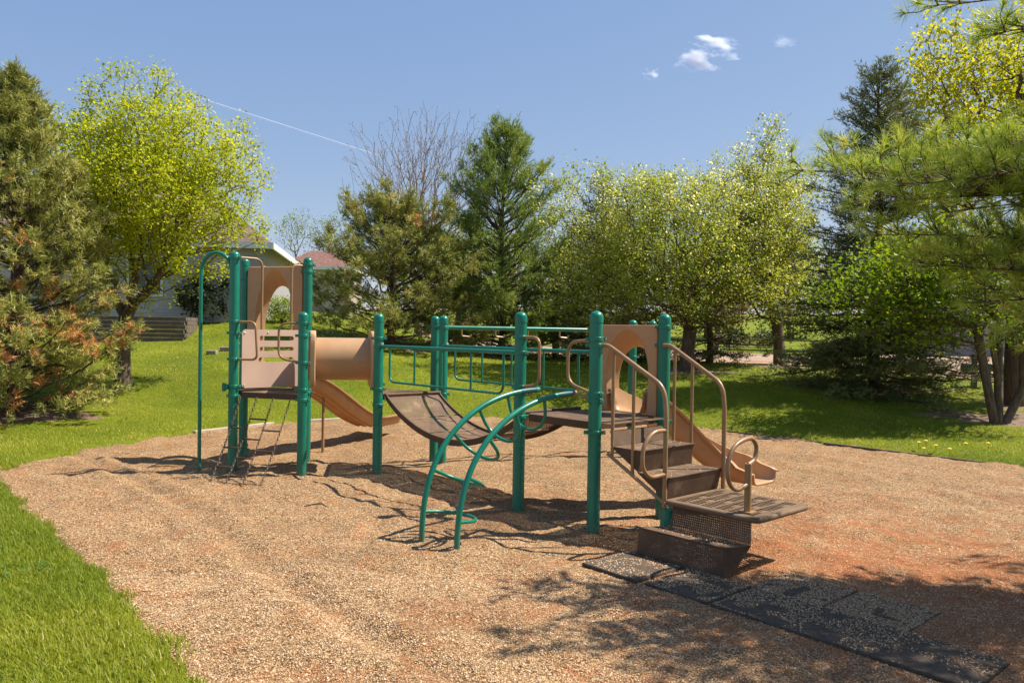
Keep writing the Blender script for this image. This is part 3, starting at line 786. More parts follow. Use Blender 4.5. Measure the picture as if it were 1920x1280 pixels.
# deck riser, treads and risers
plate('riser', q3(.14, a0 + .03, .99), q3(.14, a1 + .06, .99), q3(.20, a1 + .04, .855), q3(.20, a0 + .03, .855))
plate('tread', q3(.06, a0, DZ + .004), q3(.06, a1 + .08, DZ + .004), q3(.17, a1 + .08, DZ + .004), q3(.17, a0, DZ + .004), PERFD)
for z, sb, sf in ((.85, .18, .55), (.65, .50, .86)):
    plate('tread', q3(sb, a0, z), q3(sb, a1, z), q3(sf, a1, z), q3(sf, a0, z), PERFD)
    plate('riser', q3(sf, a0, z), q3(sf, a1, z), q3(sf - .04, a1, z - .195), q3(sf - .04, a0, z - .195))
    k = MB()
    k.tube([q3(sf, a0, z), q3(sf, a1, z)], .009, 8); k.build('nosing', BROWN, st)
    for a in (a0, a1):
        k = MB(); k.poly([q3(sb, a, z), q3(sf, a, z), q3(sf - .04, a, z - .195)]); k.build('side_gusset', BROWN, st, smooth=False, solid=.006)
# side stringers
for a in (a0 - .02, a1 + .02):
    m = MB(); m.tube([q3(.16, a, .78), q3(.84, a, .42)], .017, 10); m.build('stringer', RAIL, st)
# landing pad with real slots
PZ = .455; ps0, ps1, pa0, pa1 = .86, 1.74, 0., .82
m = MB(); nc = 88; na = 82; step = .01
def slot(i, j):
    # basket of slots: blocks of 14 x 9 cells, running across, every other row of blocks shifted
    if i < 5 or j < 5 or i >= nc - 5 or j >= na - 5: return False
    r_ = (i - 5) // 13; ii = (i - 5) % 13; jj = (j - 5 + (r_ % 2) * 9) % 36
    if ii > 10: return False
    if jj < 26: return jj % 5 in (0, 1, 2)
    return jj % 5 in (0, 1, 2) and ii < 6
vid = {}
def vtx(i, j):
    if (i, j) not in vid: vid[(i, j)] = len(m.v); m.v.append(tuple(q3(ps0 + i * step, pa0 + j * step, PZ)))
    return vid[(i, j)]
for i in range(nc):
    for j in range(na):
        if not slot(i, j): m.f.append((vtx(i, j), vtx(i + 1, j), vtx(i + 1, j + 1), vtx(i, j + 1)))
PADM = mat_paint('dusty_brown_coat', (.17, .108, .062), .65, .2, 7, .2, dirt=(.24, .16, .095), spec=.25)
pad = m.build('landing_pad', PADM, st, smooth=False)
sm = pad.modifiers.new('solid', 'SOLIDIFY'); sm.thickness = .022; sm.offset = 0
m = MB(); m.tube(rounded([q3(ps0, pa0, PZ - .012), q3(ps1, pa0, PZ - .012), q3(ps1, pa1, PZ - .012), q3(ps0, pa1, PZ - .012)], .07), .024, 12); m.build('pad_rim', PADM, pad)
# lower step, turned to the side
plate('riser', q3(.90, .05, .43), q3(1.66, .05, .43), q3(1.69, -.005, .245), q3(.90, -.005, .245))
plate('tread', q3(.76, -.25, .24), q3(1.60, -.25, .24), q3(1.69, .0, .24), q3(.88, .0, .24), PERFD)
plate('riser', q3(.76, -.25, .24), q3(1.60, -.25, .24), q3(1.62, -.28, -.03), q3(.76, -.28, -.03))
for s, s2 in ((1.60, 1.69), (.76, .88)):
    k = MB(); k.poly([q3(s, -.25, .24), q3(s2, 0, .24), q3(s + .05, -.13, .08), q3(s + .02, -.28, -.03)]); k.build('side_gusset', BROWN, st, smooth=False, solid=.006)
m = MB(); m.tube([q3(.76, -.25, .24), q3(1.60, -.25, .24)], .008, 8); m.build('nosing', BROWN, st)
m = MB(); m.tube([q3(1.58, .12, PZ), q3(1.58, .12, .87)], .029, 16); m.box(q3(1.58, .12, PZ + .02), (.06, .05, .006), (S, A, UP)); m.build('pad_post', RAIL, st)
lp = [q3(1.58, .10, .70), q3(1.58, -.05, .66), q3(1.58, -.17, .74), q3(1.58, -.20, .88), q3(1.58, -.12, 1.02), q3(1.58, .02, 1.07), q3(1.58, .17, 1.08), q3(1.58, .25, 1.0), q3(1.58, .22, .89), q3(1.58, .12, .86)]
m = MB(); m.tube(rounded(lp, .12, 5), .0185, 12); m.build('grab_loop', RAIL, st)
# handrails
for a_t, a_b, tb_ in ((.03, .02, .82), (1.0, .845, .88)):
    hr = empty('handrail', q3(0, a_t, 0)); hr.parent = PG; hr.location = q3(0, a_t, 0) - Vector(PG['_w']); hr['_w'] = tuple(q3(0, a_t, 0))
    m = MB(); m.tube(rounded([q3(.04, a_t, 1.80), q3(.13, a_t, 1.80), q3(tb_ - .03, a_b, 1.45), q3(tb_, a_b, 1.25), q3(tb_, a_b, .36)], .10), .0215, 14); m.build('rail', RAIL, hr)
    for t in (.20, .45):
        f = (t - .1) / (tb_ - .1); aa = a_t + (a_b - a_t) * f; zt = 1.80 - .35 * f * 1.04
        m = MB(); m.tube([q3(t, aa, zt), q3(t, aa, .76 - (t - .2) * .55)], .0165, 12); m.build('baluster', RAIL, hr)
m = MB(); m.tube(rounded([q3(.82, .01, 1.07), q3(.82, -.16, 1.07), q3(.82, -.30, .95), q3(.82, -.30, .76), q3(.82, -.19, .67), q3(.82, .01, .68)], .10), .0185, 12); m.build('grab_loop', RAIL, st)

# ------------------------------------------------------------------ rubber mats
def rubber():
    t = NT('black_rubber'); n = t.noise(25, 8, rough=.7)
    t.link(t.ramp(n.outputs['Fac'], [(.35, (.065, .05, .038)), (.7, (.125, .098, .072))]), t.bsdf.inputs['Base Color']); t.bsdf.inputs['Roughness'].default_value = .95; t.bsdf.inputs['Specular IOR Level'].default_value = .1
    t.bump(n.outputs['Fac'], .4, .004); return t.m
RUB = rubber()
def mat_at(p, d, lift, tilt, label):
    d = Vector((*d, 0)).normalized(); n = Vector((-d.y, d.x, 0)); n2 = (n + UP * tilt).normalized(); d2_ = (d + UP * tilt * .4).normalized()
    m = MB(); c = Vector((p[0], p[1], lift)) + d * .29 + n * .29
    m.box(c, (.287, .287, .014), (d2_, n2, d2_.cross(n2)))
    o = m.build('rubber_mat', RUB, None, smooth=False, bevel=.008); tag(o, label, 'mat', 'rubber mats in front of the stairs')
    return c, d2_, n2, d2_.cross(n2)
mats = [((.598, 6.40), (.66, -.75), .016, -.01, 'black rubber mat lying by itself left of the lowest step'),
        ((1.033, 5.955), (.66, -.75), .008, .008, 'gravel-strewn rubber mat right below the lowest step'),
        ((1.424, 5.508), (.66, -.75), .006, .0, 'gravel-covered rubber mat second in the row leading from the steps'),
        ((1.80, 5.08), (.655, -.755), .009, .006, 'dark rubber mat third in the row leading from the steps'),
        ((2.165, 4.65), (.66, -.75), .010, .0, 'darkest rubber mat at the near end of the row'),
        ((1.83, 5.93), (.66, -.75), -.004, .006, 'half-buried rubber mat behind the second mat of the row'),
        ((2.22, 5.49), (.66, -.75), -.006, .006, 'mostly buried rubber mat behind the third mat of the row')]
PP = []
for i, a in enumerate(mats):
    c, d, n, w = mat_at(*a)
    cnt = [700, 1500, 1700, 1300, 650, 3200, 3600][i]
    u, v = rng.random(cnt) * 2 - 1, rng.random(cnt) * 2 - 1
    dens = vnoise(u * 2.3 + i * 7, v * 2.3 + i * 3) + .25 * v * (1 if i else -1) + .35 * sstep(.75, 1., np.maximum(np.abs(u), np.abs(v))); k = dens > (.42 if i in (0, 4) else .30 if i < 5 else .12); u, v = u[k], v[k]
    PP.append(np.array(c)[None] + np.array(d)[None] * (u * .28)[:, None] + np.array(n)[None] * (v * .28)[:, None] + np.array(w)[None] * .0165)
# pebbles kicked on to the treads
for (s0_, s1_, a0_, a1_, z, cnt) in ((.2, .53, .06, .8, .858, 40), (.56, .84, .06, .8, .658, 45), (.9, 1.6, -.2, 0, .247, 190)):
    s = s0_ + rng.random(cnt) * (s1_ - s0_); a = a0_ + rng.random(cnt) * (a1_ - a0_)
    PP.append(np.array([tuple(q3(x_, y_, z)) for x_, y_ in zip(s, a)]))
pebbles(np.concatenate(PP), .0058, PEB, 'strewn_pebbles', 'pebbles strewn over the rubber mats and steps', tint=None)

# fallen needles
NEED = tint_mat('fallen_needle', [(0, (.13, .045, .015)), (.6, (.36, .13, .04)), (1, (.52, .26, .11))])
n = 60000; xx, yy = scatter(n, 4.0, 9.5); xx = np.abs(xx) * np.where(rng.random(n) < .8, 1, -.2)
dn = vnoise(xx * 1.7 + 40, yy * 1.7) + .09 * np.maximum(0, 3.4 - np.hypot(xx - 3.2, yy - 5.8)); k = (dn > .62) & (sd_bed(xx, yy) < 0); xx, yy = xx[k], yy[k]; n = len(xx)
um = rng.random(2600) * 3.0; vm = rng.random(2600) ** .7 * 1.2; xx = np.concatenate([xx, .6 + .669 * um + .743 * vm]); yy = np.concatenate([yy, 6.4 - .743 * um + .669 * vm]); n = len(xx)
an = rng.random(n) * 6.283; ln = .05 + .05 * rng.random(n); zz = np.maximum(gravel_z(xx, yy) + .008, np.where(np.arange(n) >= n - 2600, .031, -1))
d = np.stack([np.cos(an), np.sin(an), (rng.random(n) - .5) * .3], 1); sdv = np.stack([-d[:, 1], d[:, 0], np.zeros(n)], 1) * .0011
P = np.stack([xx, yy, zz], 1)
V = np.stack([P - d * (ln / 2)[:, None] + sdv, P - d * (ln / 2)[:, None] - sdv, P + d * (ln / 2)[:, None]], 1).reshape(-1, 3)
tag(np_mesh('fallen_needles', V, np.arange(3 * n).reshape(n, 3), NEED, tint=np.repeat(rng.random(n), 3)), 'rusty brown pine needles fallen on the gravel', 'pine needles', kind='stuff')

# ------------------------------------------------------------------ trees
def reseed(x, y):
    global rng
    rng = np.random.default_rng(int(abs(x * 131 + y * 17) * 100) + 11)
def nrm(v): return v / np.maximum(np.linalg.norm(v, axis=-1, keepdims=True), 1e-9)
def seg_tubes(Aq, Bq, ra, rb, k=5):
    Aq, Bq = np.asarray(Aq, float), np.asarray(Bq, float); ra, rb = np.asarray(ra, float), np.asarray(rb, float); n = len(Aq)
    d = nrm(Bq - Aq); ref = np.where(np.abs(d[:, 2:3]) < .9, np.array([[0, 0, 1.]]), np.array([[1., 0, 0]]))
    u = nrm(np.cross(d, ref)); w = np.cross(d, u)
    an = np.arange(k) * 2 * math.pi / k
    ring = u[:, None, :] * np.cos(an)[None, :, None] + w[:, None, :] * np.sin(an)[None, :, None]
    V = np.concatenate([Aq[:, None] + ring * ra[:, None, None], Bq[:, None] + d[:, None] * (rb * .4)[:, None, None] + ring * rb[:, None, None]], 1).reshape(-1, 3)
    i = np.arange(k); f = np.stack([i, (i + 1) % k, (i + 1) % k + k, i + k], 1)
    return V, (f[None] + (np.arange(n) * 2 * k)[:, None, None]).reshape(-1, 4)
def merge(parts):
    V = []; F = []; o = 0
    for v, f in parts: V.append(v); F.append(f + o); o += len(v)
    return np.concatenate(V), np.concatenate(F)
def skeleton(base, trunk_pts, targets, alpha=.35, up=.6, arcup=.12):
    """joins every target to the nearest part of the growing tree; returns positions and parents"""
    cap = 64 + len(trunk_pts) + len(targets) * 14
    pos = np.zeros((cap, 3)); par = np.full(cap, -1); pl = np.zeros(cap); ban = np.zeros(cap); pos[0] = base; n = 1
    for p in trunk_pts:
        pos[n] = p; pl[n] = pl[n - 1] + np.linalg.norm(pos[n] - pos[n - 1]); par[n] = n - 1; n += 1
    ban[:max(1, n - 2)] = 9
    order = np.argsort(np.linalg.norm(targets - pos[n - 1], axis=1))
    for t in targets[order]:
        P = pos[:n]; d = np.linalg.norm(P - t, axis=1)
        j = int(np.argmin(d + alpha * pl[:n] + up * np.maximum(0, P[:, 2] - t[2]) + ban[:n])); a = pos[j].copy(); L = d[j]; k = min(12, max(1, int(L / .4)))
        last = j
        for i in range(1, k + 1):
            f = i / k; q = a + (t - a) * f; q[2] += arcup * L * math.sin(math.pi * f) * (1 if k > 1 else 0)
            if i < k: q = q + rng.normal(0, .03, 3) * min(1, L)
            pos[n] = q; par[n] = last; pl[n] = pl[last] + L / k; last = n; n += 1
    return pos[:n].copy(), par[:n].copy()
def radii(par, r_tip, r_trunk, ex=1.85):
    n = len(par); a = np.zeros(n); kids = np.zeros(n, int)
    for i in range(1, n): kids[par[i]] += 1
    a[kids == 0] = 1
    for i in range(n - 1, 0, -1): a[par[i]] += a[i]
    a = a / a[0]; r = r_trunk * a ** (1 / ex); return np.maximum(r, r_tip), kids
def leaves(C, size, n_per, spread, tint, droop=0., blossom=0.):
    n = len(C) * n_per; P = np.repeat(C, n_per, 0) + rng.normal(0, 1, (n, 3)) * spread
    nv = nrm(rng.normal(0, .8, (n, 3)) + np.array(sv) * .9 + np.array([0, -.25, .2])); a = nrm(np.cross(nv, rng.normal(0, 1, (n, 3)))); b = np.cross(nv, a)
    s = (size * (.6 + .8 * rng.random(n)))[:, None]; w = s * .42
    V = np.stack([P - a * s * .5, P + b * w - nv * s * .08, P + a * s * .55, P - b * w - nv * s * .08], 1).reshape(-1, 3)
    F = np.arange(4 * n).reshape(n, 4)
    ti = np.clip(np.repeat(tint, n_per) + rng.normal(0, .12, n), 0, .88)
    if blossom: 
        zz = P[:, 2]; pb_ = blossom * (.35 + 1.1 * sstep(np.quantile(zz, .25), np.quantile(zz, .95), zz)); cl_ = np.repeat(rng.random(len(C)) < .45, n_per); ti = np.where((rng.random(n) < pb_ * 2.2) & cl_, .95 + .05 * rng.random(n), ti)
    return V, F, np.repeat(ti, 4)
def ellipsoid_pts(n, c, r, shell=.55, lump=.25, zmin=None):
    d = nrm(rng.normal(0, 1, (n * 2, 3))); rad = (shell + (1 - shell) * rng.random(n * 2) ** .7)
    ph = rng.random(3) * 6; l = 1 + lump * (np.sin(d[:, 0] * 4 + ph[0]) * np.sin(d[:, 1] * 4 + ph[1]) + .7 * np.sin(d[:, 2] * 5 + ph[2]) * np.cos(d[:, 0] * 3)) * .8
    inner = rng.random(n * 2) < .3; rad = np.where(inner, rad * (.35 + .5 * rng.random(n * 2)), rad)
    P = np.array(c) + d * (rad * l)[:, None] * np.array(r)
    if zmin is not None: P = P[P[:, 2] > zmin]
    return P[:n]
def broadleaf(name, label, base, trunk, crown_c, crown_r, npts, leaf, r_trunk, bark, lmat, n_per=14, spread=.16, shell=.55, alpha=.3, up=.6, zmin=None, blossom=0., r_tip=.006, cat='tree', group=None, extra=None, lump=.25, arcup=.12):
    x, y = base; reseed(x, y); z = tz(x, y); e = empty(name, (x, y, z), label, cat, group)
    T = ellipsoid_pts(npts, crown_c, crown_r, shell, lump, zmin)
    if extra is not None: T = np.concatenate([T, extra])
    pos, par = skeleton((x, y, z - .15), trunk, T, alpha, up, arcup)
    r, kids = radii(par, r_tip, r_trunk); r[0] *= 1.35
    i = np.arange(1, len(pos)); big = r[i] > .03
    parts = [seg_tubes(pos[par[i[big]]], pos[i[big]], r[par[i[big]]] if False else np.minimum(r[par[i[big]]], r[i[big]] * 1.35), r[i[big]], 8), seg_tubes(pos[par[i[~big]]], pos[i[~big]], np.minimum(r[par[i[~big]]], r[i[~big]] * 1.6), r[i[~big]], 4)]
    # trunk and limbs
    np_mesh('trunk', *merge([p for p in parts if len(p[0])]), bark, e, smooth=True)
    if lmat is None: return e
    tips = pos[(r <= max(np.quantile(r, .72), r_tip * 1.01)) & (np.arange(len(pos)) > len(trunk) + 1)]
    cl = .25 + .45 * vnoise(tips[:, 0] * 1.4 + 30, tips[:, 2] * 1.4 + tips[:, 1]) 
    V, F, t = leaves(tips, leaf, n_per, spread, cl, blossom=blossom)
    np_mesh('crown', V, F, lmat, e, tint=t); print(name, len(tips), len(F), len(pos))
    return e

def tufts(C, D, L, n, w, spread=.75, shoot=.06, tint=None, jit=.1):
    m = len(C); N = m * n; Cc = np.repeat(C, n, 0); Dd = np.repeat(D, n, 0)
    dr = nrm(Dd + rng.normal(0, spread, (N, 3))); b = Cc + Dd * (shoot * (rng.random(N) - .35))[:, None]
    l = (L * (.7 + .5 * rng.random(N)))[:, None]; sd = nrm(np.cross(dr, rng.normal(0, .7, (N, 3)) + np.array(sv) + np.array([0, -.35, 0]))) * w
    V = np.stack([b + sd, b - sd, b + dr * l], 1).reshape(-1, 3)
    ti = np.clip(np.repeat(tint, n) + rng.normal(0, jit, N), 0, 1)
    return V, np.arange(3 * N).reshape(N, 3), np.repeat(ti, 3)
def conifer(name, label, base, H, Rm, prof, mat, bark, whorl=.42, per=6, e0=-5, e1=45, h0=.06, needle=.09, nn=16, nw=.006, spacing=.17, inner=.35, r_trunk=.13, dead=0., sub=.38, spread=.75, shoot=.1, lean=(0, 0), tint0=.4, cat='tree', droop=0., group=None, ztop=None, mult=3, jitr=.13):
    x, y = base; reseed(x, y); z0 = tz(x, y); e = empty(name, (x, y, z0), label, cat, group)
    if ztop is not None: H = ztop - z0
    Tp = lambda h: np.array([x + lean[0] * h + .05 * math.sin(h * 9 + x), y + lean[1] * h, z0 - .12 + H * h])
    hs = np.linspace(0, 1, 14); TP = np.array([Tp(h) for h in hs]); TR_ = r_trunk * (1 - hs * .93) ** .9
    SA, SB, RA, RB = [list(TP[:-1])], [list(TP[1:])], [list(TR_[:-1])], [list(TR_[1:])]
    SA, SB, RA, RB = SA[0], SB[0], RA[0], RB[0]
    C, D, TI = [], [], []
    h = h0; az = rng.random() * 6
    while h < .985:
        rr = Rm * prof(h)
        n = max(3, int(per * (1 if h < .8 else .7)))
        for k in range(n):
            a = az + 6.283 * k / n + rng.normal(0, .25); L = rr * (.72 + .42 * rng.random()) + .05
            el = R(e0 + (e1 - e0) * h ** 1.3 + rng.normal(0, 7)); hd = np.array([math.cos(a), math.sin(a), 0])
            p = Tp(min(1, h + rng.normal(0, .012))); m = max(3, int(L / .3)); pts = [p]
            for i in range(1, m + 1):
                f = i / m; q = p + hd * (L * f * math.cos(el)) + np.array([0, 0, L * (f * math.sin(el) + .22 * f * f * (1 - droop) - droop * .35 * f * f)]); q += rng.normal(0, .015, 3) * L; pts.append(q)
            r0 = min(.035, .012 + .012 * L)
            for i in range(m):
                SA.append(pts[i]); SB.append(pts[i + 1]); RA.append(r0 * (1 - .8 * i / m)); RB.append(r0 * (1 - .8 * (i + 1) / m))
            # branchlets with needle tufts
            s = L * inner
            while s < L:
                f = s / L; i = min(m - 1, int(f * m)); q = pts[i] + (pts[i + 1] - pts[i]) * (f * m - i)
                t = nrm(pts[i + 1] - pts[i]); side = np.cross(t, [0, 0, 1.])
                for sg in (1, -1):
                    bl = sub * (L - s) * (.6 + .7 * rng.random()) + .06
                    bd = nrm(t * (.55 + .3 * rng.random()) + side * sg * .8 + np.array([0, 0, rng.normal(.08 - .35 * droop, .2)]))
                    e_ = q + bd * bl
                    if bl > .12: SA.append(q); SB.append(e_); RA.append(.007); RB.append(.003)
                    g = max(1, int(bl / spacing)); dd = dead * 1.7 * max(0, .72 - h * 1.25) * (1.35 - f)
                    for u in range(g):
                        ff = (u + 1) / g; C.append(q + (e_ - q) * ff); D.append(nrm(bd + rng.normal(0, .25, 3) + np.array([0, 0, .25 * (1 - droop)])))
                        TI.append(.96 if dead and rng.random() < max(0, dd) * (1.2 - .5 * ff) * (2.0 * float(vnoise(q[0] * 1.1 + 5, q[2] * 1.1)) ** 2) else tint0 + .30 * ff * f + .06 + rng.normal(0, .12))  # inner crown shade painted into the needle tint, lighter towards the tips
                s += spacing * (.8 + .5 * rng.random())
            C.append(pts[-1]); D.append(nrm(pts[-1] - pts[-2])); TI.append(tint0 + .2)
        h += whorl / H * (.8 + .4 * rng.random()) * (1 if h < .75 else .75); az += 1.1
    C.append(Tp(1)); D.append(np.array([0, 0, 1.])); TI.append(.5)
    np_mesh('trunk', *merge([seg_tubes(SA[:13], SB[:13], RA[:13], RB[:13], 10), seg_tubes(SA[13:], SB[13:], RA[13:], RB[13:], 4)]), bark, e, smooth=True)
    ti = np.array(TI); ti = np.where(ti > .9, ti, np.clip(ti, 0, .85))
    C, D = np.array(C), np.array(D); C = np.repeat(C, mult, 0); D = np.repeat(D, mult, 0); ti = np.repeat(ti, mult)
    J = rng.normal(0, jitr, C.shape); J[::mult] = 0; C = C + J; D = nrm(D + rng.normal(0, .3, D.shape))
    V, F, t = tufts(C, D, needle, nn, nw, spread, shoot, ti, .06)
    np_mesh('crown', V, F, mat, e, tint=t); print(name, len(C), len(F))
    return e

PINE = leaf_mat('scots_pine_needles', [(0, (.035, .047, .010)), (.35, (.085, .098, .020)), (.65, (.16, .16, .038)), (.86, (.27, .245, .08)), (.93, (.26, .12, .05)), (1, (.32, .14, .05))], .2, .5, 1.2)
WPINE = leaf_mat('white_pine_needles', [(0, (.032, .058, .012)), (.35, (.07, .105, .018)), (.65, (.125, .16, .028)), (.86, (.20, .21, .05)), (1, (.28, .17, .07))], .25, .45, 1.3)
LPINE = leaf_mat('long_pine_needles', [(0, (.05, .085, .014)), (.35, (.11, .15, .022)), (.65, (.19, .225, .04)), (.86, (.30, .29, .075)), (1, (.34, .2, .08))], .3, .4, 1.3)
SPRUCE = leaf_mat('spruce_needles', [(0, (.018, .029, .010)), (.35, (.04, .053, .016)), (.65, (.075, .085, .026)), (.86, (.13, .12, .04)), (1, (.2, .12, .06))], .12, .5, 1.1)
MAPLE = leaf_mat('maple_leaf', [(0, (.13, .17, .008)), (.4, (.23, .26, .011)), (.75, (.34, .35, .018)), (1, (.42, .40, .05))], .55, .5, 1.4)
APPLE = leaf_mat('crab_apple_leaf', [(0, (.055, .08, .010)), (.4, (.125, .15, .018)), (.75, (.215, .225, .045)), (.9, (.25, .25, .08)), (.94, (.36, .34, .22)), (1, (.46, .43, .32))], .45, .5, 1.4)
BRIGHT = leaf_mat('bright_leaf', [(0, (.08, .15, .008)), (.4, (.15, .23, .012)), (.75, (.24, .30, .02)), (1, (.35, .36, .05))], .45, .5, 1.5)
YELLOW = leaf_mat('yellow_green_leaf', [(0, (.15, .17, .008)), (.4, (.26, .265, .012)), (.75, (.37, .35, .02)), (1, (.46, .41, .05))], .55, .5, 1.5)
PLUM = leaf_mat('purple_leaf', [(0, (.05, .02, .015)), (.5, (.12, .05, .03)), (1, (.22, .12, .05))], .3)
SHRUB = leaf_mat('shrub_leaf', [(0, (.06, .11, .008)), (.5, (.15, .21, .012)), (1, (.30, .32, .04))], .35)
DSHRUB = leaf_mat('dark_shrub_leaf', [(0, (.012, .022, .008)), (.5, (.03, .045, .012)), (1, (.07, .09, .02))], .2)

cone = lambda p: (lambda h: max(.02, (1 - h) ** p))
dome = lambda h: max(.03, (min(1, .55 + 1.5 * h)) * (1 - h ** 2.2) ** .75)
# left: Scots pine with dead lower needles
conifer('scots_pine', 'large pine at left edge with dead brown needles on its lower branches', (-9.25, 14.5), 6.7, 2.05, lambda h: max(.05, min(1, .8 + .9 * h) * (1 - h ** 1.7) ** .9), PINE, BARKP,
        ztop=6.55, mult=8, jitr=.08, whorl=.29, per=9, e0=0, e1=60, h0=.05, needle=.11, nn=17, nw=.007, spacing=.32, inner=.34, dead=.62, sub=.36, spread=.8, shoot=.14, tint0=.34)
# maple
broadleaf('maple_tree', 'yellow-green leafing maple in front of the grey house', (-8.46, 17), [(-8.45, 17, 1.3), (-8.4, 17, 2.1)], (-8.0, 17, 4.85), (2.45, 2.2, 2.3), 1700, .058, .15, BARK, MAPLE, n_per=42, spread=.115, shell=.5, alpha=.42, up=.9, lump=.2)
# middle group
conifer('scots_pine', 'broad olive green pine left of the tall pointed pine', (-3.7, 24), 5.5, 2.85, lambda h: max(.08, min(1, .75 + 1.1 * h) * (1 - h ** 2.4) ** .8), PINE, BARKP,
        ztop=5.6, mult=10, jitr=.09, whorl=.34, per=9, e0=-4, e1=55, h0=.09, needle=.12, nn=16, nw=.0085, spacing=.38, inner=.38, dead=.12, sub=.36, spread=.85, shoot=.16, tint0=.28)
conifer('white_pine', 'tall pointed soft green pine in the middle of the tree line', (-.35, 26), 8, 3.55, lambda h: max(.05, min(1, .72 + 1.1 * h) * (1 - h) ** .72), WPINE, BARKP,
        ztop=8.85, mult=8, jitr=.10, whorl=.40, per=8, e0=8, e1=55, h0=.04, needle=.13, nn=14, nw=.0085, spacing=.36, inner=.3, sub=.42, spread=.75, shoot=.18, tint0=.3)
broadleaf('bare_tree', 'leafless grey tree rising behind the two middle pines', (-4.3, 36), [(-4.3, 36, 4.0), (-4.25, 36, 5.0)], (-4.0, 36, 9.0), (4.0, 2.8, 3.3), 1700, .05, .17, BARKG, tint_mat('dry_bud', [(0, (.24, .15, .10)), (1, (.40, .27, .19))]), n_per=2, spread=.06, r_tip=.0065, alpha=.75, up=2.5, shell=.3, arcup=.03, zmin=5.6)
conifer('spruce', 'dark spruce whose tip shows above the flowering tree', (2.95, 25.6), 7, 2.6, cone(.8), SPRUCE, BARKP, ztop=7.0, mult=2, whorl=.42, per=8, e0=-12, e1=35, h0=.03, needle=.12, nn=14, nw=.011, spacing=.2, inner=.15, sub=.4, spread=.5, shoot=.26, tint0=.36, droop=.25)
broadleaf('crab_apple', 'wide flowering tree with cream blossom right of the middle pines', (4.95, 22), [(4.95, 22, 1.4), (5.0, 22, 2.0)], (4.2, 22, 4.15), (3.2, 2.5, 2.55), 1900, .058, .19, BARK, APPLE, n_per=46, spread=.13, alpha=.35, up=.7, blossom=.10, lump=.3, zmin=2.1)
broadleaf('pear_tree', 'narrower flowering tree between the wide flowering tree and tall spruce', (8.25, 24), [(8.2, 24, 1.6), (8.1, 24, 2.4)], (7.55, 24, 5.0), (1.75, 1.7, 2.85), 1200, .062, .17, BARK, APPLE, n_per=44, spread=.14, blossom=.12, up=.9, alpha=.35, lump=.3)
conifer('spruce', 'tall dark spruce with boughs sweeping the ground at right', (9.05, 19.5), 8, 2.75, cone(.66), SPRUCE, BARKP, ztop=8.75, mult=4, jitr=.07, whorl=.34, per=9, e0=-10, e1=40, h0=.03, needle=.095, nn=10, nw=.0085, spacing=.19, inner=.15, sub=.38, spread=.5, shoot=.2, tint0=.34, droop=.3, r_trunk=.16)
broadleaf('plum_tree', 'small dark red leaved tree beside the flowering tree trunk', (9.1, 34.8), [(9.1, 34.8, 1.8)], (9.0, 34.8, 3.0), (1.7, 1.3, 1.1), 260, .11, .09, BARK, PLUM, n_per=14, spread=.2)
broadleaf('birch_clump', 'pale leafed tree standing behind the flowering trees', (5.6, 38), [(5.6, 38, 3.0)], (6.0, 38, 6.0), (2.8, 2.2, 3.2), 420, .12, .13, BARKG, BRIGHT, n_per=16, spread=.25)
broadleaf('bare_tree', 'thin twiggy bare tree between the tall pine and spruce tip', (2.6, 39), [(2.6, 39, 2.8)], (2.7, 39, 6.2), (1.9, 1.6, 2.4), 220, .05, .1, BARKG, BRIGHT, n_per=2, spread=.1, r_tip=.009, up=1.2)
# trees closing the view behind
for i, (nm, lb, x, y, zt, rr, kind) in enumerate((
        ('spruce', 'dark spruce low between the tall pine and flowering tree', 1.5, 27.5, 5.2, 1.9, 0), ('spruce', 'dark spruce behind the trunk of the wide flowering tree', 6.3, 25.0, 4.6, 1.9, 0), ('spruce', 'dark spruce in the gap between the two middle pines', -2.0, 28.5, 5.2, 1.9, 0),
        ('shade_tree', 'far round tree behind the two flowering trees', 12.5, 50, 8.5, 3.3, 1), ('shade_tree', 'far round tree behind the tall spruce', 18.5, 52, 9.0, 3.6, 1), ('shade_tree', 'far round tree behind the garage roof', 29.0, 50, 10.0, 4.0, 1),
        ('shade_tree', 'far round tree left of the flowering trees', 5.0, 54, 9.0, 3.6, 1), ('shade_tree', 'far round tree behind the tall pine', -1.5, 52, 9.2, 3.6, 1), ('shade_tree', 'far round tree behind the broad olive pine', -6.3, 55, 9.4, 3.3, 1))):
    if kind == 0:
        conifer(nm, lb, (x, y), 5, rr, cone(.7), SPRUCE, BARKP, ztop=zt, mult=2, whorl=.45, per=8, e0=-10, e1=35, h0=.04, needle=.13, nn=12, nw=.013, spacing=.24, inner=.2, sub=.4, spread=.5, shoot=.26, tint0=.34, droop=.3, group='dark spruces in the tree line')
    else:
        broadleaf(nm, lb, (x, y), [(x, y, 3.2)], (x, y, zt - rr * .95), (rr, rr * .8, rr * .95), 420, .2, .2, BARK, APPLE, n_per=16, spread=.34, r_tip=.012, group='far round trees beyond the street')

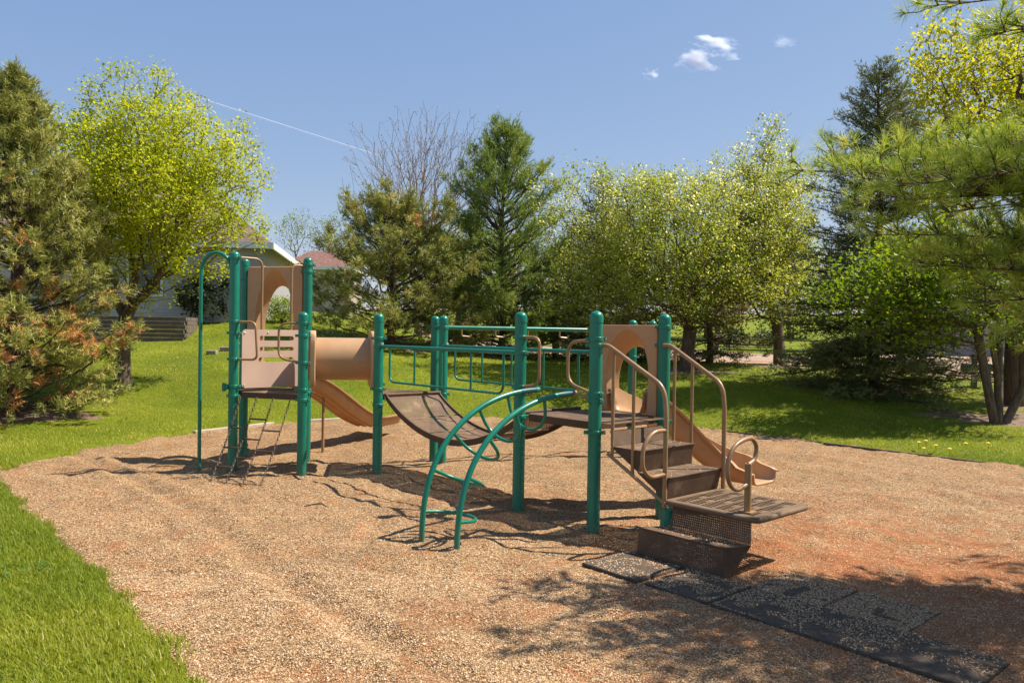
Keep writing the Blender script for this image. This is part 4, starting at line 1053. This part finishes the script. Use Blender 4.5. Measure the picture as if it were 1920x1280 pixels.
# right
ms = empty('multi_stem_tree', (10.05, 16.1, tz(10.05, 16.1)), 'small bright green tree with several curving stems at right', 'tree')
zb = ms['_w'][2]; T = ellipsoid_pts(800, (8.7, 16.0, 2.95), (2.4, 1.5, 1.3), .4, .3, zmin=1.85)
V0 = []; tipl = []
for (mx, my, mz, lo, hi) in ((9.75, 16.0, 1.6, -9, 8.6), (10.1, 16.2, 1.8, 8.6, 9.8), (10.55, 16.1, 1.6, 9.8, 99)):
    tt = T[(T[:, 0] >= lo) & (T[:, 0] < hi)]
    pos, par = skeleton((10.05 + (mx - 10.05) * .2, 16.1, zb - .1), [(mx, my, zb + .75), (mx - .25 * (mx < 9.9), my, mz + .55)], tt, .25, .8)
    r, kids = radii(par, .006, .085); i = np.arange(1, len(pos))
    V0.append(seg_tubes(pos[par[i]], pos[i], np.minimum(r[par[i]], r[i] * 1.4), r[i], 6)); tipl.append(pos[(r <= np.quantile(r, .75)) & (np.arange(len(pos)) > 3)])
np_mesh('trunk', *merge(V0), BARK, ms, smooth=True); tipl = np.concatenate(tipl)
V, F, t = leaves(tipl, .08, 18, .16, .3 + .4 * vnoise(tipl[:, 0] * 1.5, tipl[:, 2] * 1.5)); np_mesh('crown', V, F, BRIGHT, ms, tint=t)
broadleaf('cottonwood', 'tall yellow-green tree behind the dark spruce', (20.9, 38), [(20.8, 38, 5.5), (20.8, 38, 7.5)], (22.4, 38, 13.0), (4.5, 3.2, 5.0), 1000, .17, .24, BARK, YELLOW, n_per=16, spread=.3, alpha=.2, up=1.6)
broadleaf('cottonwood', 'yellow-green tree with a thick trunk at the right edge', (11.6, 18), [(11.6, 18, 2.6), (11.8, 18, 5.0)], (13.2, 18.4, 7.6), (2.0, 1.9, 2.3), 700, .10, .2, BARKP, YELLOW, n_per=20, spread=.18, up=1.2)
# distant small trees behind the houses
for i, (x, y, zc_, lb) in enumerate(((-15.0, 54, 8.6, 'far pale budding tree just right of the grey gable'), (-12.6, 54, 8.4, 'far pale budding tree above the red roof'))):
    broadleaf('budding_tree', lb, (x, y), [(x, y, 5.5)], (x, y, zc_), (1.4, 1.3, 1.7), 260, .09, .06, BARKG, BRIGHT, n_per=5, spread=.12, r_tip=.006, up=1.5, alpha=.6, arcup=.03)
def shrub(name, label, x, y, r, h, lmat, n, leaf=.05, group=None):
    z = tz(x, y); e = empty(name, (x, y, z), label, 'shrub', group)
    T = ellipsoid_pts(n, (x, y, z + h * .5), (r, r, h * .5), .7, .15, zmin=z + .03)
    pos, par = skeleton((x, y, z - .05), [(x, y, z + .1)], T, .3, .3); rr, k = radii(par, .004, .03); i = np.arange(1, len(pos))
    np_mesh('stems', *seg_tubes(pos[par[i]], pos[i], rr[par[i]], rr[i], 4), BARK, e)
    V, F, t = leaves(T, leaf, 16, .09, .3 + .4 * rng.random(len(T))); np_mesh('foliage', V, F, lmat, e, tint=t)
shrub('round_shrub', 'round bright green shrub by the white wall of the house', -7.65, 26.0, .62, .85, SHRUB, 170)
shrub('dark_shrub', 'dark evergreen shrub against the house beyond the sliding pole', -10.0, 25.4, .9, 1.7, DSHRUB, 260, .08)
shrub('clipped_shrub', 'rounded clipped shrub across the road, nearer the dark red tree', 11.7, 42, .65, 1.0, DSHRUB, 150, .07, 'clipped shrubs across the road')
shrub('clipped_shrub', 'rounded clipped shrub across the road, nearer the tall spruce', 13.6, 42, .7, 1.0, DSHRUB, 150, .07, 'clipped shrubs across the road')

# near white pine, trunk outside the frame at right
np_e = empty('near_pine', (7.9, 5.5, tz(7.9, 5.5)), 'long needled pine branches reaching in from the right edge', 'tree')
SA, SB, RA, RB, C, D, TI = [], [], [], [], [], [], []
tr = np.array([(7.9, 5.5, -.1), (7.55, 6.4, 2), (7.9, 5.55, 4.2), (7.6, 6.5, 6.5), (7.6, 6.5, 9.2)]); rt = [.19, .17, .13, .08, .02]
for i in range(4): SA.append(tr[i]); SB.append(tr[i + 1]); RA.append(rt[i]); RB.append(rt[i + 1])
def bough(p, q, sag, width, dens=1.0, tmin=.25):
    p, q = np.array(p, float), np.array(q, float); L = np.linalg.norm(q - p); m = 9; pts = []
    for i in range(m + 1):
        f = i / m; pts.append(p + (q - p) * f + np.array([0, 0, -sag * math.sin(math.pi * f)]) + (rng.normal(0, .04, 3) if 0 < i < m else 0))
    for i in range(m): SA.append(pts[i]); SB.append(pts[i + 1]); RA.append(.026 * (1 - .85 * i / m)); RB.append(.026 * (1 - .85 * (i + 1) / m))
    s = tmin * L
    while s < L:
        f = s / L; i = min(m - 1, int(f * m)); a = pts[i] + (pts[i + 1] - pts[i]) * (f * m - i); t = nrm(pts[i + 1] - pts[i]); sd = nrm(np.cross(t, [0, 0, 1.]))
        for sg in (1, -1):
            bl = width * (.5 + .6 * rng.random()) * (1 - f * .6); bd = nrm(t * .7 + sd * sg * .8 + np.array([0, 0, rng.normal(.25, .42)]))
            e_ = a + bd * bl; SA.append(a); SB.append(e_); RA.append(.008); RB.append(.003)
            for u in np.linspace(.3, 1, max(2, int(bl / .15 * dens))):
                c = a + (e_ - a) * u; dd = nrm(bd + np.array([0, 0, .45]) + rng.normal(0, .3, 3)); l2 = .10 * (1 - u * .4)
                C.append(c + dd * l2); D.append(dd); TI.append(.42 + .2 * u + rng.normal(0, .1)); SA.append(c); SB.append(c + dd * l2); RA.append(.004); RB.append(.003)
        s += .17
    C.append(pts[-1]); D.append(t); TI.append(.6)
for (bx, by, bz_) in ((2.22, 6.2, 3.23), (2.58, 6.35, 3.35), (2.59, 5.8, 3.09), (3.11, 6.2, 3.33), (3.17, 5.7, 3.08), (2.86, 6.2, 2.73), (2.97, 5.9, 2.49), (3.54, 6.2, 2.7), (3.62, 5.8, 2.89), (3.61, 6.1, 2.31), (3.68, 5.8, 1.98), (3.89, 6.1, 3.44), (3.48, 6.4, 2.94), (4.03, 6.3, 2.59), (2.85, 5.4, 4.2), (3.27, 5.5, 4.04)):
    bough((7.8, 5.5, bz_ + .35 + .25 * (bz_ - 2)), (bx, by, bz_), .12, .55, 1.5, .45)
    for _ in range(2 if bz_ < 4 else 1): bough((7.8, 5.5, bz_ + .3 + .25 * (bz_ - 2)), (bx + .35 + .3 * rng.random(), by + rng.normal(0, .2), bz_ - .12 + rng.normal(0, .12)), .1, .5, 1.5, .5)
az = 0.
for z in np.arange(3.2, 9.0, .62):
    for k in range(5):
        az += 1.257 + rng.normal(0, .2); L = (3.6 * (1 - ((z - 2.5) / 7) ** 1.6) + .2) * (.75 + .3 * rng.random())
        dx, dy = math.cos(az), math.sin(az)
        q = np.array([7.9 + L * dx, 5.0 + L * dy * .85, z + .28 * L])
        if q[1] > 0: q[0] = max(q[0], .68 * q[1] + .45)
        bough((7.9, 5.5, z), q, .1, .7, .8, .3)
nB = 4
np_mesh('trunk', *merge([seg_tubes(SA[:nB], SB[:nB], RA[:nB], RB[:nB], 12), seg_tubes(SA[nB:], SB[nB:], RA[nB:], RB[nB:], 3)]), BARKP, np_e, smooth=True)
V, F, t = tufts(np.array(C), np.array(D), .14, 42, .0027, .6, .06, np.clip(np.array(TI), 0, .85), .08)
np_mesh('crown', V, F, LPINE, np_e, tint=t)
print('near pine tufts', len(C))

# ------------------------------------------------------------------ houses, walls and small things
def siding_mat(name, col, lap=.12):
    t = NT(name); tc = t.node('ShaderNodeTexCoord'); sp = t.node('ShaderNodeSeparateXYZ'); t.link(tc.outputs['Object'], sp.inputs[0])
    f = t.math('FRACT', t.math('DIVIDE', sp.outputs[2], lap)); n = t.noise(3, 5)
    c = t.mix(1.0, t.ramp(n.outputs['Fac'], [(.3, sc(col, .9)), (.7, sc(col, 1.05))]), t.ramp(f, [(0, (.45, .45, .47)), (.1, (1, 1, 1))]), 'MULTIPLY')
    t.link(c, t.bsdf.inputs['Base Color']); t.bsdf.inputs['Roughness'].default_value = .6; t.bump(f, .6, .02); return t.m
def shingle_mat(name, col):
    t = NT(name); tc = t.node('ShaderNodeTexCoord'); br_ = t.node('ShaderNodeTexBrick'); mp = t.node('ShaderNodeMapping'); mp.inputs['Rotation'].default_value = (R(90), 0, 0)
    t.link(tc.outputs['Object'], mp.inputs[0]); t.link(mp.outputs[0], br_.inputs['Vector']); br_.inputs['Scale'].default_value = 3.2; br_.inputs['Mortar Size'].default_value = .02
    br_.inputs['Color1'].default_value = (*sc(col, .8), 1); br_.inputs['Color2'].default_value = (*sc(col, 1.2), 1); br_.inputs['Mortar'].default_value = (*sc(col, .4), 1)
    t.link(br_.outputs[0], t.bsdf.inputs['Base Color']); t.bsdf.inputs['Roughness'].default_value = .9; return t.m
WHITE = mat_paint('white_trim', (.74, .74, .72), .5, .05)
SOFF = mat_paint('grey_soffit', (.22, .21, .24), .6, .05)
def house(name, label, corner, hx, W, Dp, z0, zw, zr, wall, roof, over=.3, ridge_inset=None):
    """hip-roofed block; corner is the front right wall corner, hx points right"""
    hx = Vector((*hx, 0)).normalized(); hy = Vector((-hx.y, hx.x, 0)); C0 = Vector((*corner, 0)); c = C0 - hx * (W / 2) + hy * (Dp / 2)
    e = empty(name, at(c, z0), label, 'house')
    m = MB(); m.box(at(c, (z0 + zw) / 2), (W / 2, Dp / 2, (zw - z0) / 2), (hx, hy, UP)); m.build('wall', wall, e, smooth=False)
    ri = Dp / 2 if ridge_inset is None else ridge_inset
    P = lambda x, y, z: at(c + hx * x + hy * y, z)
    w, d = W / 2 + over, Dp / 2 + over; b = [P(-w, -d, zw), P(w, -d, zw), P(w, d, zw), P(-w, d, zw)]; r0, r1 = P(-w + ri + over, 0, zr), P(w - ri - over, 0, zr)
    m = MB(); m.add(b + [r0, r1], [(0, 1, 5, 4), (1, 2, 5), (2, 3, 4, 5), (3, 0, 4)]); rf = m.build('roof', roof, e, smooth=False)
    m = MB(); m.poly([p - UP * .02 for p in (b[0], b[3], b[2], b[1])]); m.build('soffit', SOFF, e, smooth=False)
    for i in range(4):
        a, q = b[i], b[(i + 1) % 4]; u = (q - a).normalized(); n = u.cross(UP)
        m = MB(); m.box((a + q) / 2 + n * .02 - UP * .06, ((q - a).length / 2 + .03, .03, .1), (u, n, UP)); m.build('fascia', WHITE, e, smooth=False)
    return e, P
gh, GP = house('grey_house', 'pale grey sided house with brown hip roof behind the maple', (-8.15, 25.6), (.987, .16), 10.5, 7.2, 1.0, 4.62, 7.7, siding_mat('pale_grey_siding', (.40, .39, .42)), shingle_mat('brown_shingle', (.19, .125, .095)))
for x in (-3.6, 1.6):
    m = MB(); m.box(GP(x, -3.63, 3.5), (.55, .03, .65), (Vector((.987, .16, 0)).normalized(), Vector((-.16, .987, 0)).normalized(), UP)); wf = m.build('window', WHITE, gh, smooth=False, bevel=.01)
    GL = mat_paint('dark_window_glass', (.03, .04, .05), .08, .1)
    m = MB(); m.box(GP(x, -3.67, 3.5), (.47, .012, .57), (Vector((.987, .16, 0)).normalized(), Vector((-.16, .987, 0)).normalized(), UP)); m.build('pane', GL, wf, smooth=False)
house('far_house', 'far house with a reddish brown roof right of the grey house', (-9.6, 46), (.99, .05), 3.8, 5, 2.0, 5.5, 6.7, siding_mat('beige_siding', (.5, .42, .34)), shingle_mat('red_brown_shingle', (.21, .10, .075)), ridge_inset=1.0)
house('garage', 'plain pinkish grey building beyond the street at right', (24.5, 32.0), (.985, -.17), 8.0, 6, .6, 3.9, 5.6, siding_mat('pink_grey_siding', (.40, .32, .29), .2), shingle_mat('tan_shingle', (.22, .16, .12)))

# timber retaining wall below the grey house
TIM = mat_paint('weathered_timber', (.12, .09, .066), .9, .35, 5, .5, dirt=(.08, .065, .05))
rw = empty('retaining_wall', (-10.2, 22.3, tz(-10.2, 22.3)), 'stepped wall of weathered grey timbers under the maple', 'retaining wall')
zb = tz(-9.3, 22.2) - .12; ux = Vector((.985, .17, 0)); uy = Vector((-.17, .985, 0))
for k in range(7):
    L = 1.55 - .015 * k; c = Vector((-9.35, 22.35, zb + .06 + .118 * k)) - ux * L + uy * (.03 * k) - ux * (.04 * (k % 2))
    m = MB(); m.box(c, (L, .07, .056), (ux, uy, UP)); m.build('timber', TIM, rw, smooth=False, bevel=.008)
    m = MB(); m.box(Vector((-9.42, 22.35, zb + .06 + .118 * k)) + uy * (.75 + .03 * k), (.07, .66, .054), (ux, uy, UP)); m.build('timber', TIM, rw, smooth=False, bevel=.008)
STONE = mat_paint('landscape_block', (.26, .22, .18), .9, .25, 6, .5)
for i, (x, y, w, lb) in enumerate(((-7.6, 21.6, .12, 'uppermost of three loose stone blocks on the slope'), (-7.75, 21.2, .14, 'middle one of three loose stone blocks on the slope'), (-7.95, 20.75, .13, 'lowest of three loose stone blocks on the slope'))):
    m = MB(); m.box((x, y, tz(x, y) + .04), (w, .1, .06)); tag(m.build('stone_block', STONE, None, smooth=False, bevel=.02), lb, 'stone block', 'stone blocks on the slope')

# wooden post with two mailboxes by the street
mbz = tz(11.9, 20.1); mbx = empty('mailbox_post', (11.9, 20.1, mbz), 'wooden post carrying two dark mailboxes by the street', 'mailbox')
m = MB(); m.box((11.9, 20.1, mbz + .38), (.055, .055, .46)); m.build('post', TIM, mbx, smooth=False, bevel=.01)
m = MB(); m.box((11.9, 20.02, mbz + .36), (.36, .035, .03)); m.build('cross_arm', TIM, mbx, smooth=False, bevel=.006)
DARKM = mat_paint('dark_metal', (.03, .028, .026), .4, .2)
for dx in (-.22, .22):
    m = MB(); c = Vector((11.9 + dx, 20.0, mbz + .40)); pr = [(-.085, 0), (-.085, .11)] + [(-.085 * math.cos(R(a)), .11 + .085 * math.sin(R(a))) for a in range(20, 180, 20)] + [(.085, .11), (.085, 0)]
    n = len(pr); m.add([c + Vector((x, -.2, z)) for x, z in pr] + [c + Vector((x, .2, z)) for x, z in pr], [(i, (i + 1) % n, n + (i + 1) % n, n + i) for i in range(n)] + [tuple(range(n))[::-1], tuple(range(n, 2 * n))])
    m.build('mailbox', DARKM, mbx)

# border timbers of the gravel bed
def border(p, q, label, mat, w=.06, z=.03, h=.06):
    p, q = Vector((*p, 0)), Vector((*q, 0)); u = (q - p).normalized(); n = Vector((-u.y, u.x, 0)); m = MB(); m.box(at((p + q) / 2, z), ((q - p).length / 2, w, h), (u, n, UP))
    return tag(m.build('border_timber', mat, None, smooth=False, bevel=.01), label, 'border', 'timbers edging the gravel')
PALET = mat_paint('pale_plank', (.42, .33, .24), .85, .2, 6, .4)
border((-5.72, 14.1), (-4.75, 15.6), 'pale plank edging the gravel behind the sliding pole', PALET, .05, .0, .035)
border((-4.2, 16.1), (-3.2, 16.8), 'pale plank edging the gravel behind the straight slide', PALET, .05, .0, .035)
border((2.62, 3.9), (5.55, 7.2), 'grey weathered timber edging the gravel in the near right corner', TIM, .08, .0, .06)
border((3.9, 16.05), (5.6, 14.15), 'dark edging strip along the back right of the gravel', TIM, .02, -.008, .022)
border((5.65, 14.08), (7.7, 11.75), 'dark edging strip along the right end of the gravel', TIM, .02, -.008, .022)

# litter under the trees; under the two middle pines it is painted shade
for i, (px_, py_, ra_, rb_) in enumerate(PATCH):
    n = 40; k = 6; V = []; 
    for j in range(k + 1):
        f = j / k
        for a in range(n):
            an = 6.283 * a / n; rr = f * (1 + .25 * math.sin(3 * an + i) + .15 * math.sin(7 * an + 2 * i)); V.append((px_ + ra_ * rr * math.cos(an), py_ + rb_ * rr * math.sin(an), 0))
    V = np.array(V); V[:, 2] = terrain(V[:, 0], V[:, 1]) + .014 - .05 * (np.repeat(np.arange(k + 1), n) / k) ** 2.5
    F = np.array([(j * n + a, j * n + (a + 1) % n, (j + 1) * n + (a + 1) % n, (j + 1) * n + a) for j in range(k) for a in range(n)])
    tag(np_mesh('litter_and_shade', V, F, LITTER_SHADE, smooth=True), 'brown litter and painted shade on the ground under a tree', 'leaf litter', kind='stuff')

# dandelions, a weed and a twig
DANY = mat_paint('dandelion_yellow', (.75, .52, .01), .7, .1); STEM = mat_paint('stem_green', (.1, .18, .02), .6, .1)
dand = [(6.85, 13.1), (7.05, 13.25), (6.75, 12.75), (7.0, 12.85), (7.55, 12.95), (7.95, 13.0), (7.1, 12.62)]
names_ = ['dandelion flower farthest left in the patch by the gravel', 'dandelion flower at the back of the patch by the gravel', 'dandelion flower at the front left of the patch by the gravel', 'dandelion flower in the middle of the patch by the gravel', 'dandelion flower right of the patch by the gravel', 'dandelion flower standing alone farthest right by the gravel', 'dandelion flower closest to the gravel edge']
for (x, y), lb in zip(dand, names_):
    z = tz(x, y); e = empty('dandelion', (x, y, z), lb, 'flower', 'dandelions by the gravel edge')
    m = MB(); m.tube([(x, y, z), (x + .01, y, z + .06), (x, y, z + .115)], .004, 6); m.build('stem', STEM, e)
    m = MB(); m.lathe((x, y, z + .11), [(.004, 0), (.03, .008), (.034, .016), (.02, .026), (0, .028)], 10); m.build('flower_head', DANY, e)
m = MB(); x, y = -2.05, 8.28; z = .03
m.tube([(x - .13, y, z), (x - .03, y + .02, z + .02), (x + .05, y - .01, z + .03), (x + .14, y - .03, z)], [.006, .008, .007, .004], 6); m.tube([(x - .03, y + .02, z + .02), (x + .03, y + .06, z + .03), (x + .09, y + .05, z)], [.006, .005, .003], 6)
tag(m.build('twig', BARK, None), 'small forked twig lying on the open gravel', 'twig')

# ------------------------------------------------------------------ contrail and clouds
def contrail_mat():
    t = NT('thin_vapour'); t.bsdf.inputs['Base Color'].default_value = (.85, .87, .9, 1); t.bsdf.inputs['Roughness'].default_value = 1
    tp = t.node('ShaderNodeBsdfTransparent'); mx = t.node('ShaderNodeMixShader'); n = t.noise(.01, 4); f = t.ramp(n.outputs['Fac'], [(.2, (.38,) * 3), (.8, (.5,) * 3)])
    t.link(f, mx.inputs[0]); t.link(tp.outputs[0], mx.inputs[1]); t.link(t.bsdf.outputs[0], mx.inputs[2]); t.link(mx.outputs[0], t.out.inputs['Surface']); return t.m
m = MB(); p, q = Vector((-1240, 3000, 882)), Vector((-500, 3000, 658)); m.tube([p.lerp(q, i / 12) for i in range(13)], [2.7 + .2 * math.sin(i * 1.7) for i in range(12)] + [1.], 10)
tag(m.build('contrail', contrail_mat(), None), 'thin white contrail slanting across the blue sky', 'contrail')
def cloud_mat(seed, scale, dens):
    t = NT('cloud_vapour'); t.n.remove(t.bsdf); pv = t.node('ShaderNodeVolumePrincipled'); pv.inputs['Color'].default_value = (.97, .97, .98, 1); pv.inputs['Anisotropy'].default_value = .2
    tc = t.node('ShaderNodeTexCoord'); n = t.node('ShaderNodeTexNoise', noise_dimensions='4D'); n.inputs['W'].default_value = seed; n.inputs['Scale'].default_value = scale; n.inputs['Detail'].default_value = 6; n.inputs['Roughness'].default_value = .62
    t.link(tc.outputs['Generated'], n.inputs['Vector'])
    g = t.node('ShaderNodeVectorMath', operation='DISTANCE'); t.link(tc.outputs['Generated'], g.inputs[0]); g.inputs[1].default_value = (.5, .5, .5)
    edge = t.math('SUBTRACT', 1.0, t.math('MULTIPLY', g.outputs['Value'], 2.0))
    v = t.math('ADD', n.outputs['Fac'], t.math('MULTIPLY', edge, .32)); v = t.math('MULTIPLY', t.math('MAXIMUM', t.math('SUBTRACT', v, .66), 0.0), dens * 6)
    t.link(v, pv.inputs['Density']); t.link(pv.outputs[0], t.out.inputs['Volume']); return t.m
def cloud(c, r, seed, scale, dens, label, rot=0):
    bm = bmesh.new(); bmesh.ops.create_icosphere(bm, subdivisions=3, radius=1)
    me = bpy.data.meshes.new('cloud'); bm.to_mesh(me); bm.free(); me.materials.append(cloud_mat(seed, scale, dens))
    o = bpy.data.objects.new('cloud', me); COL.objects.link(o); o.location = c; o.scale = r; o.rotation_euler = (0, rot, 0); tag(o, label, 'cloud', 'small clouds in the blue sky')
cloud((458, 2000, 697), (85, 45, 40), 1.3, 3.0, .085, 'largest of the small white clouds, low part', .25)
cloud((515, 2000, 738), (88, 45, 32), 4.1, 3.2, .075, 'upper arm of the largest small white cloud', .2)
cloud((345, 2000, 662), (30, 22, 20), 7.7, 2.6, .07, 'small cloud puff left of the largest cloud')
cloud((678, 2000, 748), (48, 24, 24), 2.9, 3.0, .022, 'faint cloud wisp right of the largest cloud')
